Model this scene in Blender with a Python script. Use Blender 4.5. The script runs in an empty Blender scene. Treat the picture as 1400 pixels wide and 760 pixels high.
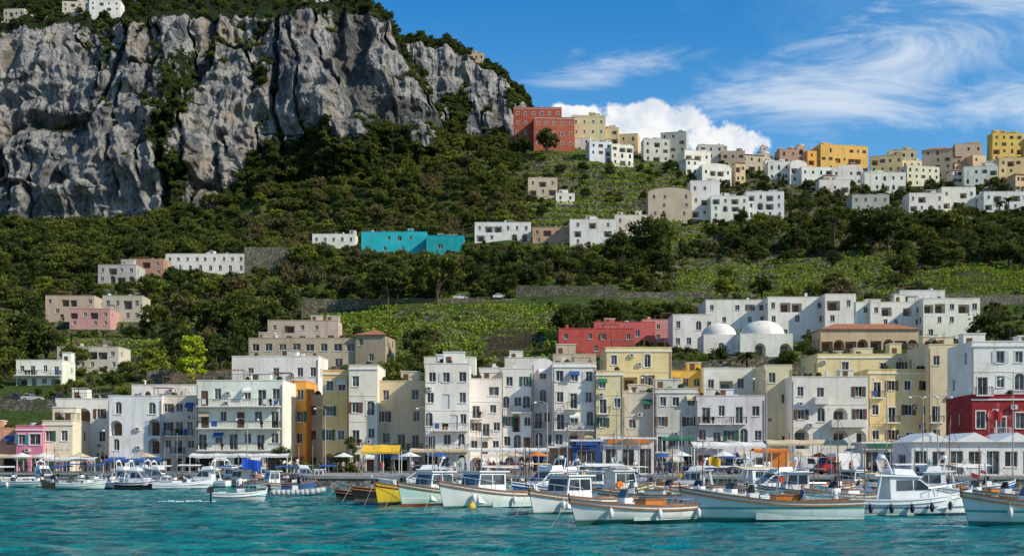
import bpy, math, random
import numpy as np
from mathutils import Vector, Matrix
R = random.Random(11)
NR = np.random.RandomState(5)
# ---- survey constants: bearing/elevation units used for reading the site plan ----
F = 1690.0; EYE = 3.0; HY = 630.0
def gx(px, d): return (px-700.0)/F*d
def gz(py, d): return EYE+(HY-py)/F*d
scene = bpy.context.scene
COL = scene.collection

# ------------------------------------------------------------------ node helpers
class NT:
    def __init__(s, tree): s.t = tree; s.n = tree.nodes; s.l = tree.links
    def node(s, typ, **kw):
        n = s.n.new(typ)
        for k, v in kw.items(): setattr(n, k, v)
        return n
    def put(s, sock, v):
        if v is None: return
        if isinstance(v, bpy.types.NodeSocket): s.l.new(v, sock)
        else:
            if hasattr(sock.default_value, '__len__') and len(sock.default_value) == 4 and len(v) == 3: v = (*v, 1)
            sock.default_value = v
    def math(s, op, a, b=None, c=None, clamp=False):
        n = s.node('ShaderNodeMath', operation=op, use_clamp=clamp)
        s.put(n.inputs[0], a); s.put(n.inputs[1], b); s.put(n.inputs[2], c)
        return n.outputs[0]
    def mix(s, f, a, b, blend='MIX'):
        n = s.node('ShaderNodeMix', data_type='RGBA', blend_type=blend)
        s.put(n.inputs[0], f); s.put(n.inputs[6], a); s.put(n.inputs[7], b)
        return n.outputs[2]
    def noise(s, vec, scale, detail=4, rough=.55, dist=0):
        n = s.node('ShaderNodeTexNoise')
        s.put(n.inputs['Vector'], vec); s.put(n.inputs['Scale'], scale)
        s.put(n.inputs['Detail'], detail); s.put(n.inputs['Roughness'], rough); s.put(n.inputs['Distortion'], dist)
        return n.outputs[0]
    def step(s, v, lo, hi):
        n = s.node('ShaderNodeMapRange', interpolation_type='SMOOTHSTEP')
        s.put(n.inputs[0], v); s.put(n.inputs[1], lo); s.put(n.inputs[2], hi)
        return n.outputs[0]
    def mapping(s, vec, scale=(1, 1, 1), rot=(0, 0, 0), loc=(0, 0, 0)):
        n = s.node('ShaderNodeMapping')
        s.put(n.inputs[0], vec); n.inputs['Location'].default_value = loc
        n.inputs['Rotation'].default_value = rot; n.inputs['Scale'].default_value = scale
        return n.outputs[0]
    def bump(s, h, strength, dist=.05):
        n = s.node('ShaderNodeBump'); s.put(n.inputs['Strength'], strength)
        s.put(n.inputs['Distance'], dist); s.put(n.inputs['Height'], h)
        return n.outputs[0]

def new_mat(name):
    m = bpy.data.materials.new(name); m.use_nodes = True
    t = NT(m.node_tree); b = m.node_tree.nodes['Principled BSDF']
    return m, t, b
def dark(c, k): return tuple(x*k for x in c)
MC = {}
def simple(name, col, rough=.6, metal=0., spec=.3, var=.2, scale=2.0, bump=0.):
    key = ('s', name)
    if key in MC: return MC[key]
    m, t, b = new_mat(name)
    pos = t.node('ShaderNodeTexCoord').outputs['Object']
    n = t.noise(pos, scale, 5, .6)
    c = t.mix(t.step(n, .35, .7), col, dark(col, 1-var))
    t.put(b.inputs['Base Color'], c)
    b.inputs['Roughness'].default_value = rough; b.inputs['Metallic'].default_value = metal
    b.inputs['Specular IOR Level'].default_value = spec
    if bump: t.put(b.inputs['Normal'], t.bump(t.noise(pos, scale*6, 4), bump, .03))
    MC[key] = m; return m
def plaster(col):
    key = ('p', tuple(round(x, 3) for x in col))
    if key in MC: return MC[key]
    m, t, b = new_mat('plaster_wall')
    pos = t.node('ShaderNodeNewGeometry').outputs['Position']
    n1 = t.noise(pos, .22, 5, .6)
    c = t.mix(t.step(n1, .35, .7), col, (col[0]*.86, col[1]*.83, col[2]*.78))
    st = t.noise(t.mapping(pos, (1.1, 1.1, .12)), 1.0, 6, .65)
    c = t.mix(t.math('MULTIPLY', t.step(st, .50, .74), .6), c, (col[0]*.52, col[1]*.48, col[2]*.42))
    pt = t.noise(pos, .9, 6, .7)
    c = t.mix(t.math('MULTIPLY', t.step(pt, .56, .64), .28), c, (.40, .35, .28))
    t.put(b.inputs['Base Color'], c)
    b.inputs['Roughness'].default_value = .9; b.inputs['Specular IOR Level'].default_value = .15
    t.put(b.inputs['Normal'], t.bump(t.noise(pos, 5, 5), .35, .06))
    MC[key] = m; return m
def stone(col, name='stone_masonry'):
    key = ('st', name, tuple(col))
    if key in MC: return MC[key]
    m, t, b = new_mat(name)
    pos = t.node('ShaderNodeNewGeometry').outputs['Position']
    v = t.node('ShaderNodeTexVoronoi'); t.put(v.inputs['Vector'], t.mapping(pos, (1, 1, 1.6))); v.inputs['Scale'].default_value = 1.5
    sep = t.node('ShaderNodeSeparateColor'); t.put(sep.inputs[0], v.outputs['Color'])
    c = t.mix(sep.outputs[0], dark(col, .6), dark(col, 1.25))
    c = t.mix(t.step(v.outputs['Distance'], .35, .6), c, dark(col, .4))
    c = t.mix(t.math('MULTIPLY', t.step(t.noise(pos, .4, 5), .45, .65), .7), c, (.05, .07, .02))
    t.put(b.inputs['Base Color'], c); b.inputs['Roughness'].default_value = .95
    t.put(b.inputs['Normal'], t.bump(v.outputs['Distance'], .5, .1))
    MC[key] = m; return m
def glass():
    if 'glass' in MC: return MC['glass']
    m, t, b = new_mat('window_glass')
    pos = t.node('ShaderNodeNewGeometry').outputs['Position']
    c = t.mix(t.step(t.noise(pos, .8, 2), .45, .6), (.015, .02, .025), (.09, .10, .11))
    t.put(b.inputs['Base Color'], c); b.inputs['Roughness'].default_value = .08
    MC['glass'] = m; return m
def leafmat(name, c1, c2, c3):
    m, t, b = new_mat(name)
    oi = t.node('ShaderNodeObjectInfo').outputs['Random']
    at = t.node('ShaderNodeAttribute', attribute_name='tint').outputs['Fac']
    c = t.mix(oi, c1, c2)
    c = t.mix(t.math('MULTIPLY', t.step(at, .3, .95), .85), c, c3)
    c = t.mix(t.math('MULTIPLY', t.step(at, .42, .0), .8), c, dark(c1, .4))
    t.put(b.inputs['Base Color'], c)
    b.inputs['Roughness'].default_value = .7; b.inputs['Specular IOR Level'].default_value = .15
    tr = t.node('ShaderNodeBsdfTranslucent'); t.put(tr.inputs[0], t.mix(.5, c, c3))
    ms = t.node('ShaderNodeMixShader'); ms.inputs[0].default_value = .28
    out = m.node_tree.nodes['Material Output']
    t.l.new(b.outputs[0], ms.inputs[1]); t.l.new(tr.outputs[0], ms.inputs[2]); t.l.new(ms.outputs[0], out.inputs[0])
    return m

# ------------------------------------------------------------------ object builder
class Obj:
    def __init__(s, name, loc=(0, 0, 0), yaw=0.0):
        s.name = name; s.loc = loc; s.yaw = yaw; s.parts = {}
    def P(s, part, mat):
        if part not in s.parts: s.parts[part] = ([], [], mat)
        return s.parts[part]
    def poly(s, part, mat, pts):
        v, f, _ = s.P(part, mat); i = len(v); v.extend(pts); f.append(tuple(range(i, i+len(pts))))
    def box(s, part, mat, x0, x1, y0, y1, z0, z1, T=None):
        v, f, _ = s.P(part, mat); i = len(v)
        p = [(x0, y0, z0), (x1, y0, z0), (x1, y1, z0), (x0, y1, z0), (x0, y0, z1), (x1, y0, z1), (x1, y1, z1), (x0, y1, z1)]
        if T: p = [T(*q) for q in p]
        v.extend(p)
        for q in ((0, 3, 2, 1), (4, 5, 6, 7), (0, 1, 5, 4), (1, 2, 6, 5), (2, 3, 7, 6), (3, 0, 4, 7)): f.append(tuple(i+k for k in q))
    def cyl(s, part, mat, p0, p1, r0, r1=None, n=8, cap=True):
        if r1 is None: r1 = r0
        v, f, _ = s.P(part, mat); i = len(v)
        a = Vector(p0); b = Vector(p1); dd = (b-a)
        if dd.length < 1e-6: return
        dd.normalize(); u = dd.orthogonal().normalized(); w = dd.cross(u)
        for c, r in ((a, r0), (b, r1)):
            for k in range(n):
                an = 2*math.pi*k/n; q = c+u*math.cos(an)*r+w*math.sin(an)*r; v.append(tuple(q))
        for k in range(n): f.append((i+k, i+(k+1) % n, i+n+(k+1) % n, i+n+k))
        if cap: f.append(tuple(i+k for k in range(n-1, -1, -1))); f.append(tuple(i+n+k for k in range(n)))
    def ball(s, part, mat, c, r, sz=1, n=10, m=6, half=False, sx=1):
        v, f, _ = s.P(part, mat); i = len(v)
        for a in range(m+1):
            ph = (math.pi/2 if half else math.pi)*a/m
            for k in range(n):
                th = 2*math.pi*k/n
                v.append((c[0]+r*sx*math.sin(ph)*math.cos(th), c[1]+r*math.sin(ph)*math.sin(th), c[2]+r*sz*math.cos(ph)))
        for a in range(m):
            for k in range(n): f.append((i+a*n+k, i+a*n+(k+1) % n, i+(a+1)*n+(k+1) % n, i+(a+1)*n+k))
    def prism(s, part, mat, pts, yb, yt, z0, z1, cy=0.0):
        v, f, _ = s.P(part, mat); i = len(v); n = len(pts)
        for sg in (-1, 1):
            for (x, z) in pts:
                k = 0 if z1 == z0 else (z-z0)/(z1-z0); v.append((x, cy+sg*(yb+(yt-yb)*k), z))
        f.append(tuple(i+k for k in range(n))); f.append(tuple(i+n+k for k in range(n-1, -1, -1)))
        for k in range(n): f.append((i+k, i+n+k, i+n+(k+1) % n, i+(k+1) % n))
    def build(s, smooth=()):
        objs = []
        for pn, (v, f, m) in s.parts.items():
            me = bpy.data.meshes.new(pn); me.from_pydata(v, [], f); me.materials.append(m)
            if pn in smooth: me.polygons.foreach_set('use_smooth', [True]*len(f))
            me.update(); objs.append(bpy.data.objects.new(pn if len(s.parts) > 1 else s.name, me))
        if len(objs) == 1:
            o = objs[0]; COL.objects.link(o); o.location = s.loc; o.rotation_euler = (0, 0, s.yaw); return o
        e = bpy.data.objects.new(s.name, None); e.empty_display_size = .5; COL.objects.link(e)
        e.location = s.loc; e.rotation_euler = (0, 0, s.yaw)
        for o in objs: COL.objects.link(o); o.parent = e
        return e

# ------------------------------------------------------------------ numpy noise
perm = NR.permutation(256); tab = NR.rand(256)
def vnoise(x, y, z):
    xi = np.floor(x).astype(int); yi = np.floor(y).astype(int); zi = np.floor(z).astype(int)
    fx = x-xi; fy = y-yi; fz = z-zi
    fx = fx*fx*(3-2*fx); fy = fy*fy*(3-2*fy); fz = fz*fz*(3-2*fz)
    def h(a, b, c): return tab[perm[(perm[(perm[a & 255]+b) & 255]+c) & 255]]
    def lx(b, c): return h(xi, b, c)*(1-fx)+h(xi+1, b, c)*fx
    def ly(c): return lx(yi, c)*(1-fy)+lx(yi+1, c)*fy
    return ly(zi)*(1-fz)+ly(zi+1)*fz
def fbm(x, y, z, o=4, g=.5):
    x = np.asarray(x, float); y = np.asarray(y, float)+0*x; z = np.asarray(z, float)+0*x
    s = 0*x; a = 1.; t = 0.
    for k in range(o): s = s+a*vnoise(x*2**k+k*17.3, y*2**k+k*7.1, z*2**k+k*3.7); t += a; a *= g
    return s/t
def ridged(x, y, z, o=3):
    x = np.asarray(x, float); s = 0*x; a = 1.; t = 0.
    for k in range(o): s = s+a*(1-np.abs(2*vnoise(x*2**k+k*11.3, y*2**k+k*5.1, z*2**k+k*9.7)-1)); t += a; a *= .5
    return s/t
def sstep(a, lo, hi):
    t = np.clip((a-lo)/(hi-lo), 0, 1); return t*t*(3-2*t)

# ------------------------------------------------------------------ terrain
PXS = np.array([-900, -400, 0, 150, 300, 450, 600, 750, 900, 1050, 1200, 1350, 1500, 2300.])
DS = np.array([196, 204, 225, 250, 280, 320, 360, 400, 450, 500, 560, 620.])
TB = {
 -900: [645, 643, 570, 540, 510, 470, 430, 395, 360, 340, 320, 300], -400: [645, 643, 560, 530, 500, 460, 425, 395, 365, 345, 325, 300],
 0: [645, 643, 562, 533, 503, 458, 425, 395, 365, 345, 328, 305], 150: [645, 643, 565, 533, 510, 465, 425, 390, 365, 345, 325, 300],
 300: [645, 643, 560, 524, 498, 460, 428, 390, 370, 345, 318, 280], 450: [645, 643, 560, 522, 492, 442, 415, 385, 355, 330, 290, 245],
 600: [645, 643, 555, 512, 482, 430, 402, 372, 345, 308, 258, 208], 750: [645, 643, 548, 502, 476, 430, 402, 370, 338, 298, 245, 190],
 900: [645, 643, 545, 500, 476, 440, 405, 375, 335, 298, 252, 212], 1050: [645, 643, 540, 495, 473, 445, 405, 368, 330, 298, 260, 228],
 1200: [645, 643, 540, 495, 472, 440, 400, 360, 325, 292, 262, 240], 1350: [645, 643, 540, 490, 465, 432, 392, 352, 318, 290, 262, 238],
 1500: [645, 643, 540, 490, 465, 430, 388, 350, 315, 285, 258, 230], 2300: [645, 643, 545, 495, 470, 435, 395, 360, 325, 295, 270, 250]}
ZT = np.array([[gz(py, d) for py, d in zip(TB[int(p)], DS)] for p in PXS])
DS2 = np.append(DS, [700, 900, 1500.])
ext = np.stack([ZT[:, -1]-2, ZT[:, -1]-20, ZT[:, -1]-60], 1); ZT = np.hstack([ZT, ext])
ZT[:, 0] = 1.1; ZT[:, 1] = 1.4
VINE = ((505, 765, 256, 336), (722, 965, 440, 598), (925, 1225, 352, 418), (1240, 1500, 335, 385), (1000, 1180, 292, 335), (420, 505, 300, 336), (90, 330, 300, 318))
def terr(x, y, det=True):
    x = np.atleast_1d(np.asarray(x, float)); y = np.atleast_1d(np.asarray(y, float))
    yy = np.maximum(y, 196.)
    px = np.clip(700+F*x/yy, -899, 2299); dd = np.clip(yy, 196, 1499)
    i = np.clip(np.searchsorted(PXS, px)-1, 0, len(PXS)-2); j = np.clip(np.searchsorted(DS2, dd)-1, 0, len(DS2)-2)
    u = (px-PXS[i])/(PXS[i+1]-PXS[i]); v = (dd-DS2[j])/(DS2[j+1]-DS2[j])
    z = (ZT[i, j]*(1-u)+ZT[i+1, j]*u)*(1-v)+(ZT[i, j+1]*(1-u)+ZT[i+1, j+1]*u)*v
    if det:
        k = sstep(dd, 215, 300)
        z = z+k*(fbm(x/14, yy/14, 0, 4)-.5)*2.5+sstep(dd, 400, 520)*sstep(-px, -720, -600)*(fbm(x/45, yy/45, 3.3, 3)-.5)*20
        for (a, b, c, e, st) in ((715, 975, 430, 600, 4.6), (420, 780, 250, 336, 2.4), (900, 1290, 325, 440, 3.0), (960, 1500, 440, 600, 4.0), (-100, 420, 262, 420, 3.2)):
            m = sstep(px, a-25, a+25)*sstep(-px, -b-25, -b+25)*sstep(dd, c-8, c+8)*sstep(-dd, -e-10, -e+10)
            q = z/st+.25*(fbm(x/30, yy/30, 8.8, 2)-.5)*2; fq = np.floor(q); zz = (fq+sstep(q-fq, .76, .98)+.08*(q-fq)*(1-sstep(q-fq, .76, .98)))*st
            z = z*(1-m)+m*zz
    return z
def tz(x, y): return float(terr(x, y)[0])
DSC = np.arange(214, 619, 2.)
def autod(px, yb):
    z = terr(gx(px, DSC), DSC, False); py = HY-(z-EYE)*F/DSC; k = np.argmax(py <= yb)
    return float(DSC[k]) if (py <= yb).any() else 616.

def grid_mesh(name, X, Y, Z, mat, attrs=None, smooth=True):
    n, m = X.shape
    v = np.stack([X.ravel(), Y.ravel(), Z.ravel()], 1)
    idx = np.arange(n*m).reshape(n, m)
    f = np.stack([idx[:-1, :-1].ravel(), idx[1:, :-1].ravel(), idx[1:, 1:].ravel(), idx[:-1, 1:].ravel()], 1)
    me = bpy.data.meshes.new(name)
    me.vertices.add(len(v)); me.vertices.foreach_set('co', v.ravel())
    me.loops.add(f.size); me.loops.foreach_set('vertex_index', f.ravel().astype(np.int32))
    me.polygons.add(len(f)); me.polygons.foreach_set('loop_start', np.arange(0, f.size, 4, dtype=np.int32))
    me.polygons.foreach_set('loop_total', np.full(len(f), 4, dtype=np.int32))
    me.polygons.foreach_set('use_smooth', np.full(len(f), smooth))
    me.update(calc_edges=True)
    for k, a in (attrs or {}).items():
        at = me.attributes.new(k, 'FLOAT', 'POINT'); at.data.foreach_set('value', a.ravel().astype(np.float32))
    me.materials.append(mat)
    o = bpy.data.objects.new(name, me); COL.objects.link(o); return o

def ground_mat():
    m, t, b = new_mat('hillside_ground')
    g = t.node('ShaderNodeNewGeometry'); pos = g.outputs['Position']
    vn = t.node('ShaderNodeAttribute', attribute_name='vineyard').outputs['Fac']
    sp = t.node('ShaderNodeSeparateXYZ'); t.put(sp.inputs[0], g.outputs['Normal'])
    n = t.noise(pos, .05, 6, .6); n2 = t.noise(pos, .5, 6, .7)
    c = t.mix(t.step(n, .4, .6), (.05, .08, .016), (.115, .14, .026))
    c = t.mix(t.math('MULTIPLY', t.step(n2, .54, .76), .7), c, (.17, .145, .06))
    c = t.mix(t.math('MULTIPLY', t.step(t.noise(pos, 1.6, 5, .7), .42, .6), .8), c, (.02, .036, .011))
    c = t.mix(t.math('MULTIPLY', vn, .8), c, (.045, .055, .018))
    w = t.mix(t.step(t.noise(pos, .7, 6, .7), .42, .56), (.15, .13, .09), (.028, .042, .014))
    c = t.mix(t.step(sp.outputs[2], .76, .64), c, w)
    t.put(b.inputs['Base Color'], c); b.inputs['Roughness'].default_value = .95; b.inputs['Specular IOR Level'].default_value = .1
    t.put(b.inputs['Normal'], t.bump(n2, .8, .6))
    return m
pxg = np.linspace(-880, 2280, 470); dg = np.concatenate([np.arange(196, 240, 2.), np.arange(240, 640, 1.2), np.geomspace(640, 1490, 40)])
PX, DD = np.meshgrid(pxg, dg, indexing='ij')
X = (PX-700)/F*DD; Y = DD; Z = terr(X.ravel(), Y.ravel()).reshape(X.shape)
vm = 0*PX
for (a, b, c, e) in VINE: vm = np.maximum(vm, ((PX > a) & (PX < b) & (DD > c) & (DD < e))*1.0)
grid_mesh('hillside_terrain', X, Y, Z, ground_mat(), {'vineyard': vm}, smooth=False)

# ------------------------------------------------------------------ water
def water_mat():
    m, t, b = new_mat('sea_water')
    pos = t.node('ShaderNodeNewGeometry').outputs['Position']
    sp = t.node('ShaderNodeSeparateXYZ'); t.put(sp.inputs[0], pos)
    n = t.noise(t.mapping(pos, (.5, 1, 1)), .09, 4, .6)
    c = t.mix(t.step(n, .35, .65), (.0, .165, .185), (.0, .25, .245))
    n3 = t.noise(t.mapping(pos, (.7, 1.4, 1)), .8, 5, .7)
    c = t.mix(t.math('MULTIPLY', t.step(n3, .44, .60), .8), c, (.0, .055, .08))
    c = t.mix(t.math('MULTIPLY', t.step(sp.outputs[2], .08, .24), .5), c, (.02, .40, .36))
    t.put(b.inputs['Base Color'], c)
    b.inputs['Roughness'].default_value = .08; b.inputs['IOR'].default_value = 1.33
    b.inputs['Specular IOR Level'].default_value = .34
    h = t.math('ADD', t.noise(t.mapping(pos, (.7, 1.5, 1)), 1.7, 5, .62), t.math('MULTIPLY', t.noise(pos, 6, 3, .6), .3))
    t.put(b.inputs['Normal'], t.bump(h, 1.0, .32))
    return m
xs = np.concatenate([[-3000, -1200, -500, -250, -140], np.arange(-85, 85, .34), [140, 250, 500, 1200, 3000]])
ys = np.concatenate([[-3000, -900, -300, -100, -20, 10], np.arange(28, 70, .22), np.arange(70, 190, .45), [205, 260]])
X, Y = np.meshgrid(xs, ys, indexing='ij')
hw = .34*(ridged(X/3.4+Y*.12, Y/1.9, 0*X, 2)-.6)+.20*(fbm(X/1.3, Y/.8, 5., 3)-.5)+.34*(fbm(X/9, Y/6, 2., 2)-.5)
fade = sstep(-np.abs(X), -84, -70)*sstep(Y, 28, 32)*sstep(-Y, -186, -170)
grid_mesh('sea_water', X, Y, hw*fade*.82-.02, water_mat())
# ------------------------------------------------------------------ quay
conc = simple('quay_concrete', (.34, .32, .29), .9, var=.35, scale=.4, bump=.3)
asph = simple('asphalt', (.07, .07, .07), .95, var=.3, scale=.5, bump=.2)
qe = [(-400, 172), (-62, 172), (-30, 170), (-26, 150), (-22, 134), (20, 131), (60, 128), (400, 128)]
q = Obj('stone_quay'); sm = stone((.28, .26, .22), 'quay_stone')
for (a, b) in zip(qe[:-1], qe[1:]):
    q.poly('wall', sm, [(a[0], a[1], -2), (b[0], b[1], -2), (b[0], b[1], 1.15), (a[0], a[1], 1.15)])
    q.poly('coping_front', conc, [(a[0], a[1]-.12, 1.1), (b[0], b[1]-.12, 1.1), (b[0], b[1]-.12, 1.4), (a[0], a[1]-.12, 1.4)])
    q.poly('coping_top', conc, [(a[0], a[1]-.12, 1.4), (b[0], b[1]-.12, 1.4), (b[0], b[1]+.6, 1.4), (a[0], a[1]+.6, 1.4)])
    q.poly('deck', conc, [(a[0], a[1]+.6, 1.39), (b[0], b[1]+.6, 1.39), (b[0], 206, 1.39), (a[0], 206, 1.39)])
q.build()
road = Obj('waterfront_road')
road.box('asphalt', asph, -400, 400, 176, 183, 1.30, 1.396)
road.box('kerb', conc, -400, 400, 183, 183.3, 1.30, 1.52)
for k in range(-60, 60): road.box('lane_marking', simple('road_paint', (.75, .75, .72), .7), k*5, k*5+2, 179.4, 179.55, 1.398, 1.401)
road.build()

# ------------------------------------------------------------------ trees
bark = simple('bark', (.10, .075, .05), .95, var=.5, scale=3, bump=.4)
LM = {
 'dark': leafmat('foliage_dark', (.028, .050, .011), (.058, .085, .016), (.13, .155, .028)),
 'mid': leafmat('foliage_mid', (.062, .092, .015), (.115, .130, .022), (.21, .225, .04)),
 'light': leafmat('foliage_light', (.15, .18, .022), (.20, .23, .028), (.32, .35, .05)),
 'olive': leafmat('foliage_olive', (.09, .090, .035), (.15, .12, .04), (.23, .20, .08)),
 'lime': leafmat('foliage_lime', (.34, .42, .02), (.38, .45, .03), (.56, .60, .05)),
 'vine': leafmat('foliage_vine', (.14, .22, .02), (.18, .26, .025), (.34, .40, .045))}
def leaf_quads(C, size, tint, rng, flat=.0):
    n = len(C)
    nn = rng.normal(size=(n, 3)); nn[:, 2] += flat; nn /= np.linalg.norm(nn, axis=1)[:, None]
    a = np.cross(nn, rng.normal(size=(n, 3))); a /= np.linalg.norm(a, axis=1)[:, None]+1e-9
    b = np.cross(nn, a); s = size*(0.6+.8*rng.rand(n))[:, None]
    V = np.stack([C-a*s, C-b*s*.6, C+a*s, C+b*s*.6], 1).reshape(-1, 3)
    Fc = np.arange(4*n).reshape(n, 4); return V, Fc, tint
def crown_mesh(name, lm, clumps, trunkpts, leaf, per, seed, flat=.5):
    rng = np.random.RandomState(seed); Cs = []; T = []
    for (c, r) in clumps:
        d = rng.normal(size=(per, 3)); d /= np.linalg.norm(d, axis=1)[:, None]
        rr = r*(rng.rand(per)**.45)[:, None]*(1+.25*rng.normal(size=(per, 1)))
        p = np.array(c)+d*rr*np.array([1, 1, .75]); Cs.append(p)
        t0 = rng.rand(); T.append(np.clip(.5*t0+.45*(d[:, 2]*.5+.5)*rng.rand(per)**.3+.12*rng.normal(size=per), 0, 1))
    C = np.concatenate(Cs); T = np.concatenate(T)
    V, Fc, T = leaf_quads(C, leaf, T, rng, flat)
    o = Obj('t')
    for (p0, p1, r0, r1) in trunkpts: o.cyl('w', bark, p0, p1, r0, r1, 6, False)
    wv, wf, _ = o.parts['w'] if trunkpts else ([], [], None)
    k = len(V); verts = V.tolist()+[tuple(x) for x in wv]; faces = Fc.tolist()+[tuple(i+k for i in f) for f in wf]
    me = bpy.data.meshes.new(name); me.from_pydata(verts, [], faces)
    me.materials.append(lm); me.materials.append(bark)
    mi = [0]*len(Fc)+[1]*len(wf); me.polygons.foreach_set('material_index', mi)
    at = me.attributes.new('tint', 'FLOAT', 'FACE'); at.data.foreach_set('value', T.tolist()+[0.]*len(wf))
    me.update(); return me
def tree_proto(kind, lm, seed):
    rng = random.Random(seed); cl = []; tr = []
    if kind == 'round':
        ax, ay, hz = rng.uniform(.85, 1.15), rng.uniform(.85, 1.15), rng.uniform(.85, 1.2)
        for k in range(34):
            th = rng.uniform(0, 6.28); u = rng.random()**.5; ph = rng.uniform(-.35, 1)
            rr = 3.4*u*math.sqrt(max(0, 1-ph*ph*.8)); c = (rr*math.cos(th)*ax, rr*math.sin(th)*ay, 4.9+ph*2.6*hz*rng.uniform(.7, 1.15)); cl.append((c, rng.uniform(.65, 1.4)))
            if k < 6: tr.append(((0, 0, 2), c, .14, .04))
        tr.append(((0, 0, -1.5), (.1, 0, 2.2), .32, .2)); tr.append(((.1, 0, 2.2), (0, 0, 5), .2, .08)); per = 60; leaf = .30
    elif kind == 'cypress':
        for k in range(26):
            z = rng.uniform(1, 9.5); r = .95*math.sin(math.pi*min(1, (z/10)**.7*.92+.05))**.7; th = rng.uniform(0, 6.28)
            cl.append(((r*.5*math.cos(th), r*.5*math.sin(th), z), r*.75+.15))
        tr.append(((0, 0, -1), (0, 0, 9), .2, .04)); per = 60; leaf = .24
    elif kind == 'pine':
        for k in range(30):
            th = rng.uniform(0, 6.28); u = rng.random()**.5*3.8
            c = (u*math.cos(th), u*math.sin(th), 7.6+.9*(1-(u/4)**2)+rng.uniform(-.3, .3)); cl.append((c, rng.uniform(.6, 1.0)))
            if k < 9: tr.append(((0, 0, 5.2), (c[0]*.8, c[1]*.8, c[2]-.3), .12, .04))
        tr.append(((0, 0, -1), (.25, 0, 3), .3, .22)); tr.append(((.25, 0, 3), (0, 0, 5.4), .22, .16)); per = 60; leaf = .24
    elif kind == 'tall':
        for k in range(34):
            z = rng.uniform(1.2, 8.6); r = 2.0*math.sin(math.pi*min(1, (z/9.4)**.8))**.6+.2; th = rng.uniform(0, 6.28); u = rng.random()**.5*r
            c = (u*math.cos(th), u*math.sin(th), z); cl.append((c, rng.uniform(.6, .95)))
            if k < 7: tr.append(((0, 0, max(.5, z-2)), c, .1, .03))
        tr.append(((0, 0, -1), (0, 0, 7), .25, .06)); per = 60; leaf = .24
    else:
        for k in range(12):
            th = rng.uniform(0, 6.28); u = rng.random()**.5*1.3
            c = (u*math.cos(th), u*math.sin(th), rng.uniform(.1, 1.2)); cl.append((c, rng.uniform(.45, .8)))
            if k < 3: tr.append(((0, 0, -.3), c, .06, .02))
        per = 36; leaf = .22
    return crown_mesh(kind+'_foliage', lm, cl, tr, leaf, per, seed)
PR = {}
for kind, lms in (('round', ('dark', 'dark', 'dark', 'mid', 'mid', 'mid', 'olive', 'light')), ('bush', ('dark', 'mid', 'mid', 'olive', 'light')), ('cypress', ('dark',)), ('pine', ('dark', 'mid')), ('tall', ('mid', 'lime', 'dark'))):
    for i, l in enumerate(lms): PR.setdefault((kind, l), []).append(tree_proto(kind, LM[l], 100+len(PR)*7+i*13))
def empty(name):
    e = bpy.data.objects.new(name, None); COL.objects.link(e); return e
def inst(me, name, x, y, z, s, parent=None, sz=None):
    o = bpy.data.objects.new(name, me); COL.objects.link(o)
    o.location = (x, y, z); o.scale = (s*R.uniform(.9, 1.1), s*R.uniform(.9, 1.1), (sz or s)*R.uniform(.9, 1.1))
    o.rotation_euler = (R.uniform(-.05, .05), R.uniform(-.05, .05), R.uniform(0, 6.28))
    if parent: o.parent = parent
    return o
def tree(name, kind, lm, px, ybase, d, hpx):
    x = gx(px, d); z = tz(x, d) if d > 205 else 1.4
    nat = {'round': 8.2, 'cypress': 10, 'pine': 9, 'tall': 9.2, 'bush': 2.1}[kind]
    inst(R.choice(PR[(kind, lm)]), name, x, d, z, hpx/F*d/nat)

# ------------------------------------------------------------------ buildings
WH = (.83, .80, .73); BW = (.78, .78, .76); CR = (.78, .65, .40); YE = (.80, .58, .22); PE = (.76, .54, .34); BE = (.62, .53, .40)
PK = (.68, .30, .30); MG = (.66, .22, .34); RD = (.30, .035, .035); OR = (.80, .40, .10); TQ = (.03, .50, .56); GR = (.48, .47, .44); TC = (.45, .16, .11)
frame_w = simple('window_frame_white', (.72, .72, .70), .5); frame_b = simple('window_frame_brown', (.13, .07, .04), .5)
sh_g = simple('shutter_green', (.03, .12, .07), .6); sh_b = simple('shutter_brown', (.14, .07, .04), .6); sh_w = simple('shutter_white', (.65, .66, .66), .6); sh_t = simple('shutter_blue', (.05, .22, .30), .6)
iron = simple('wrought_iron', (.05, .05, .055), .5, .3); roofm = simple('roof_terrace', (.50, .48, .44), .9, var=.3, scale=.5); darkm = simple('dark_interior', (.025, .022, .02), .9)
tile = simple('terracotta_tiles', (.42, .17, .09), .85, var=.4, scale=3, bump=.4)
white_t = simple('white_trim', (.80, .79, .75), .7, var=.1)
doorm = simple('door_wood', (.16, .08, .04), .6, var=.3)
canv_w = simple('canvas_white', (.74, .73, .69), .8); canv_b = simple('canvas_blue', (.03, .10, .32), .8); canv_o = simple('canvas_orange', (.72, .20, .03), .8); canv_y = simple('canvas_yellow', (.76, .46, .04), .8); canv_g = simple('canvas_green', (.03, .16, .09), .8)
canv_r = simple('canvas_red', (.5, .05, .04), .8); canv_s = simple('canvas_sand', (.62, .50, .32), .8); acm = simple('air_conditioner_casing', (.62, .62, .6), .5); pipe = simple('downpipe_copper', (.28, .22, .18), .6)
KIND = {'w': (1.05, 1.4, .95), 's': (1.05, 1.45, .9), 'c': (1.05, 1.5, .85), 'd': (1.2, 2.2, .06), 'D': (1.2, 2.2, .04), 'a': (1.15, 1.95, .6), 'A': (2.1, 2.65, .04), 'L': (2.8, 2.1, .12), 'g': (2.3, 2.35, .04), 'o': (.6, .6, 1.3), 'B': (1.7, 1.5, .85), 'e': (1.3, 2.3, .06)}
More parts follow.
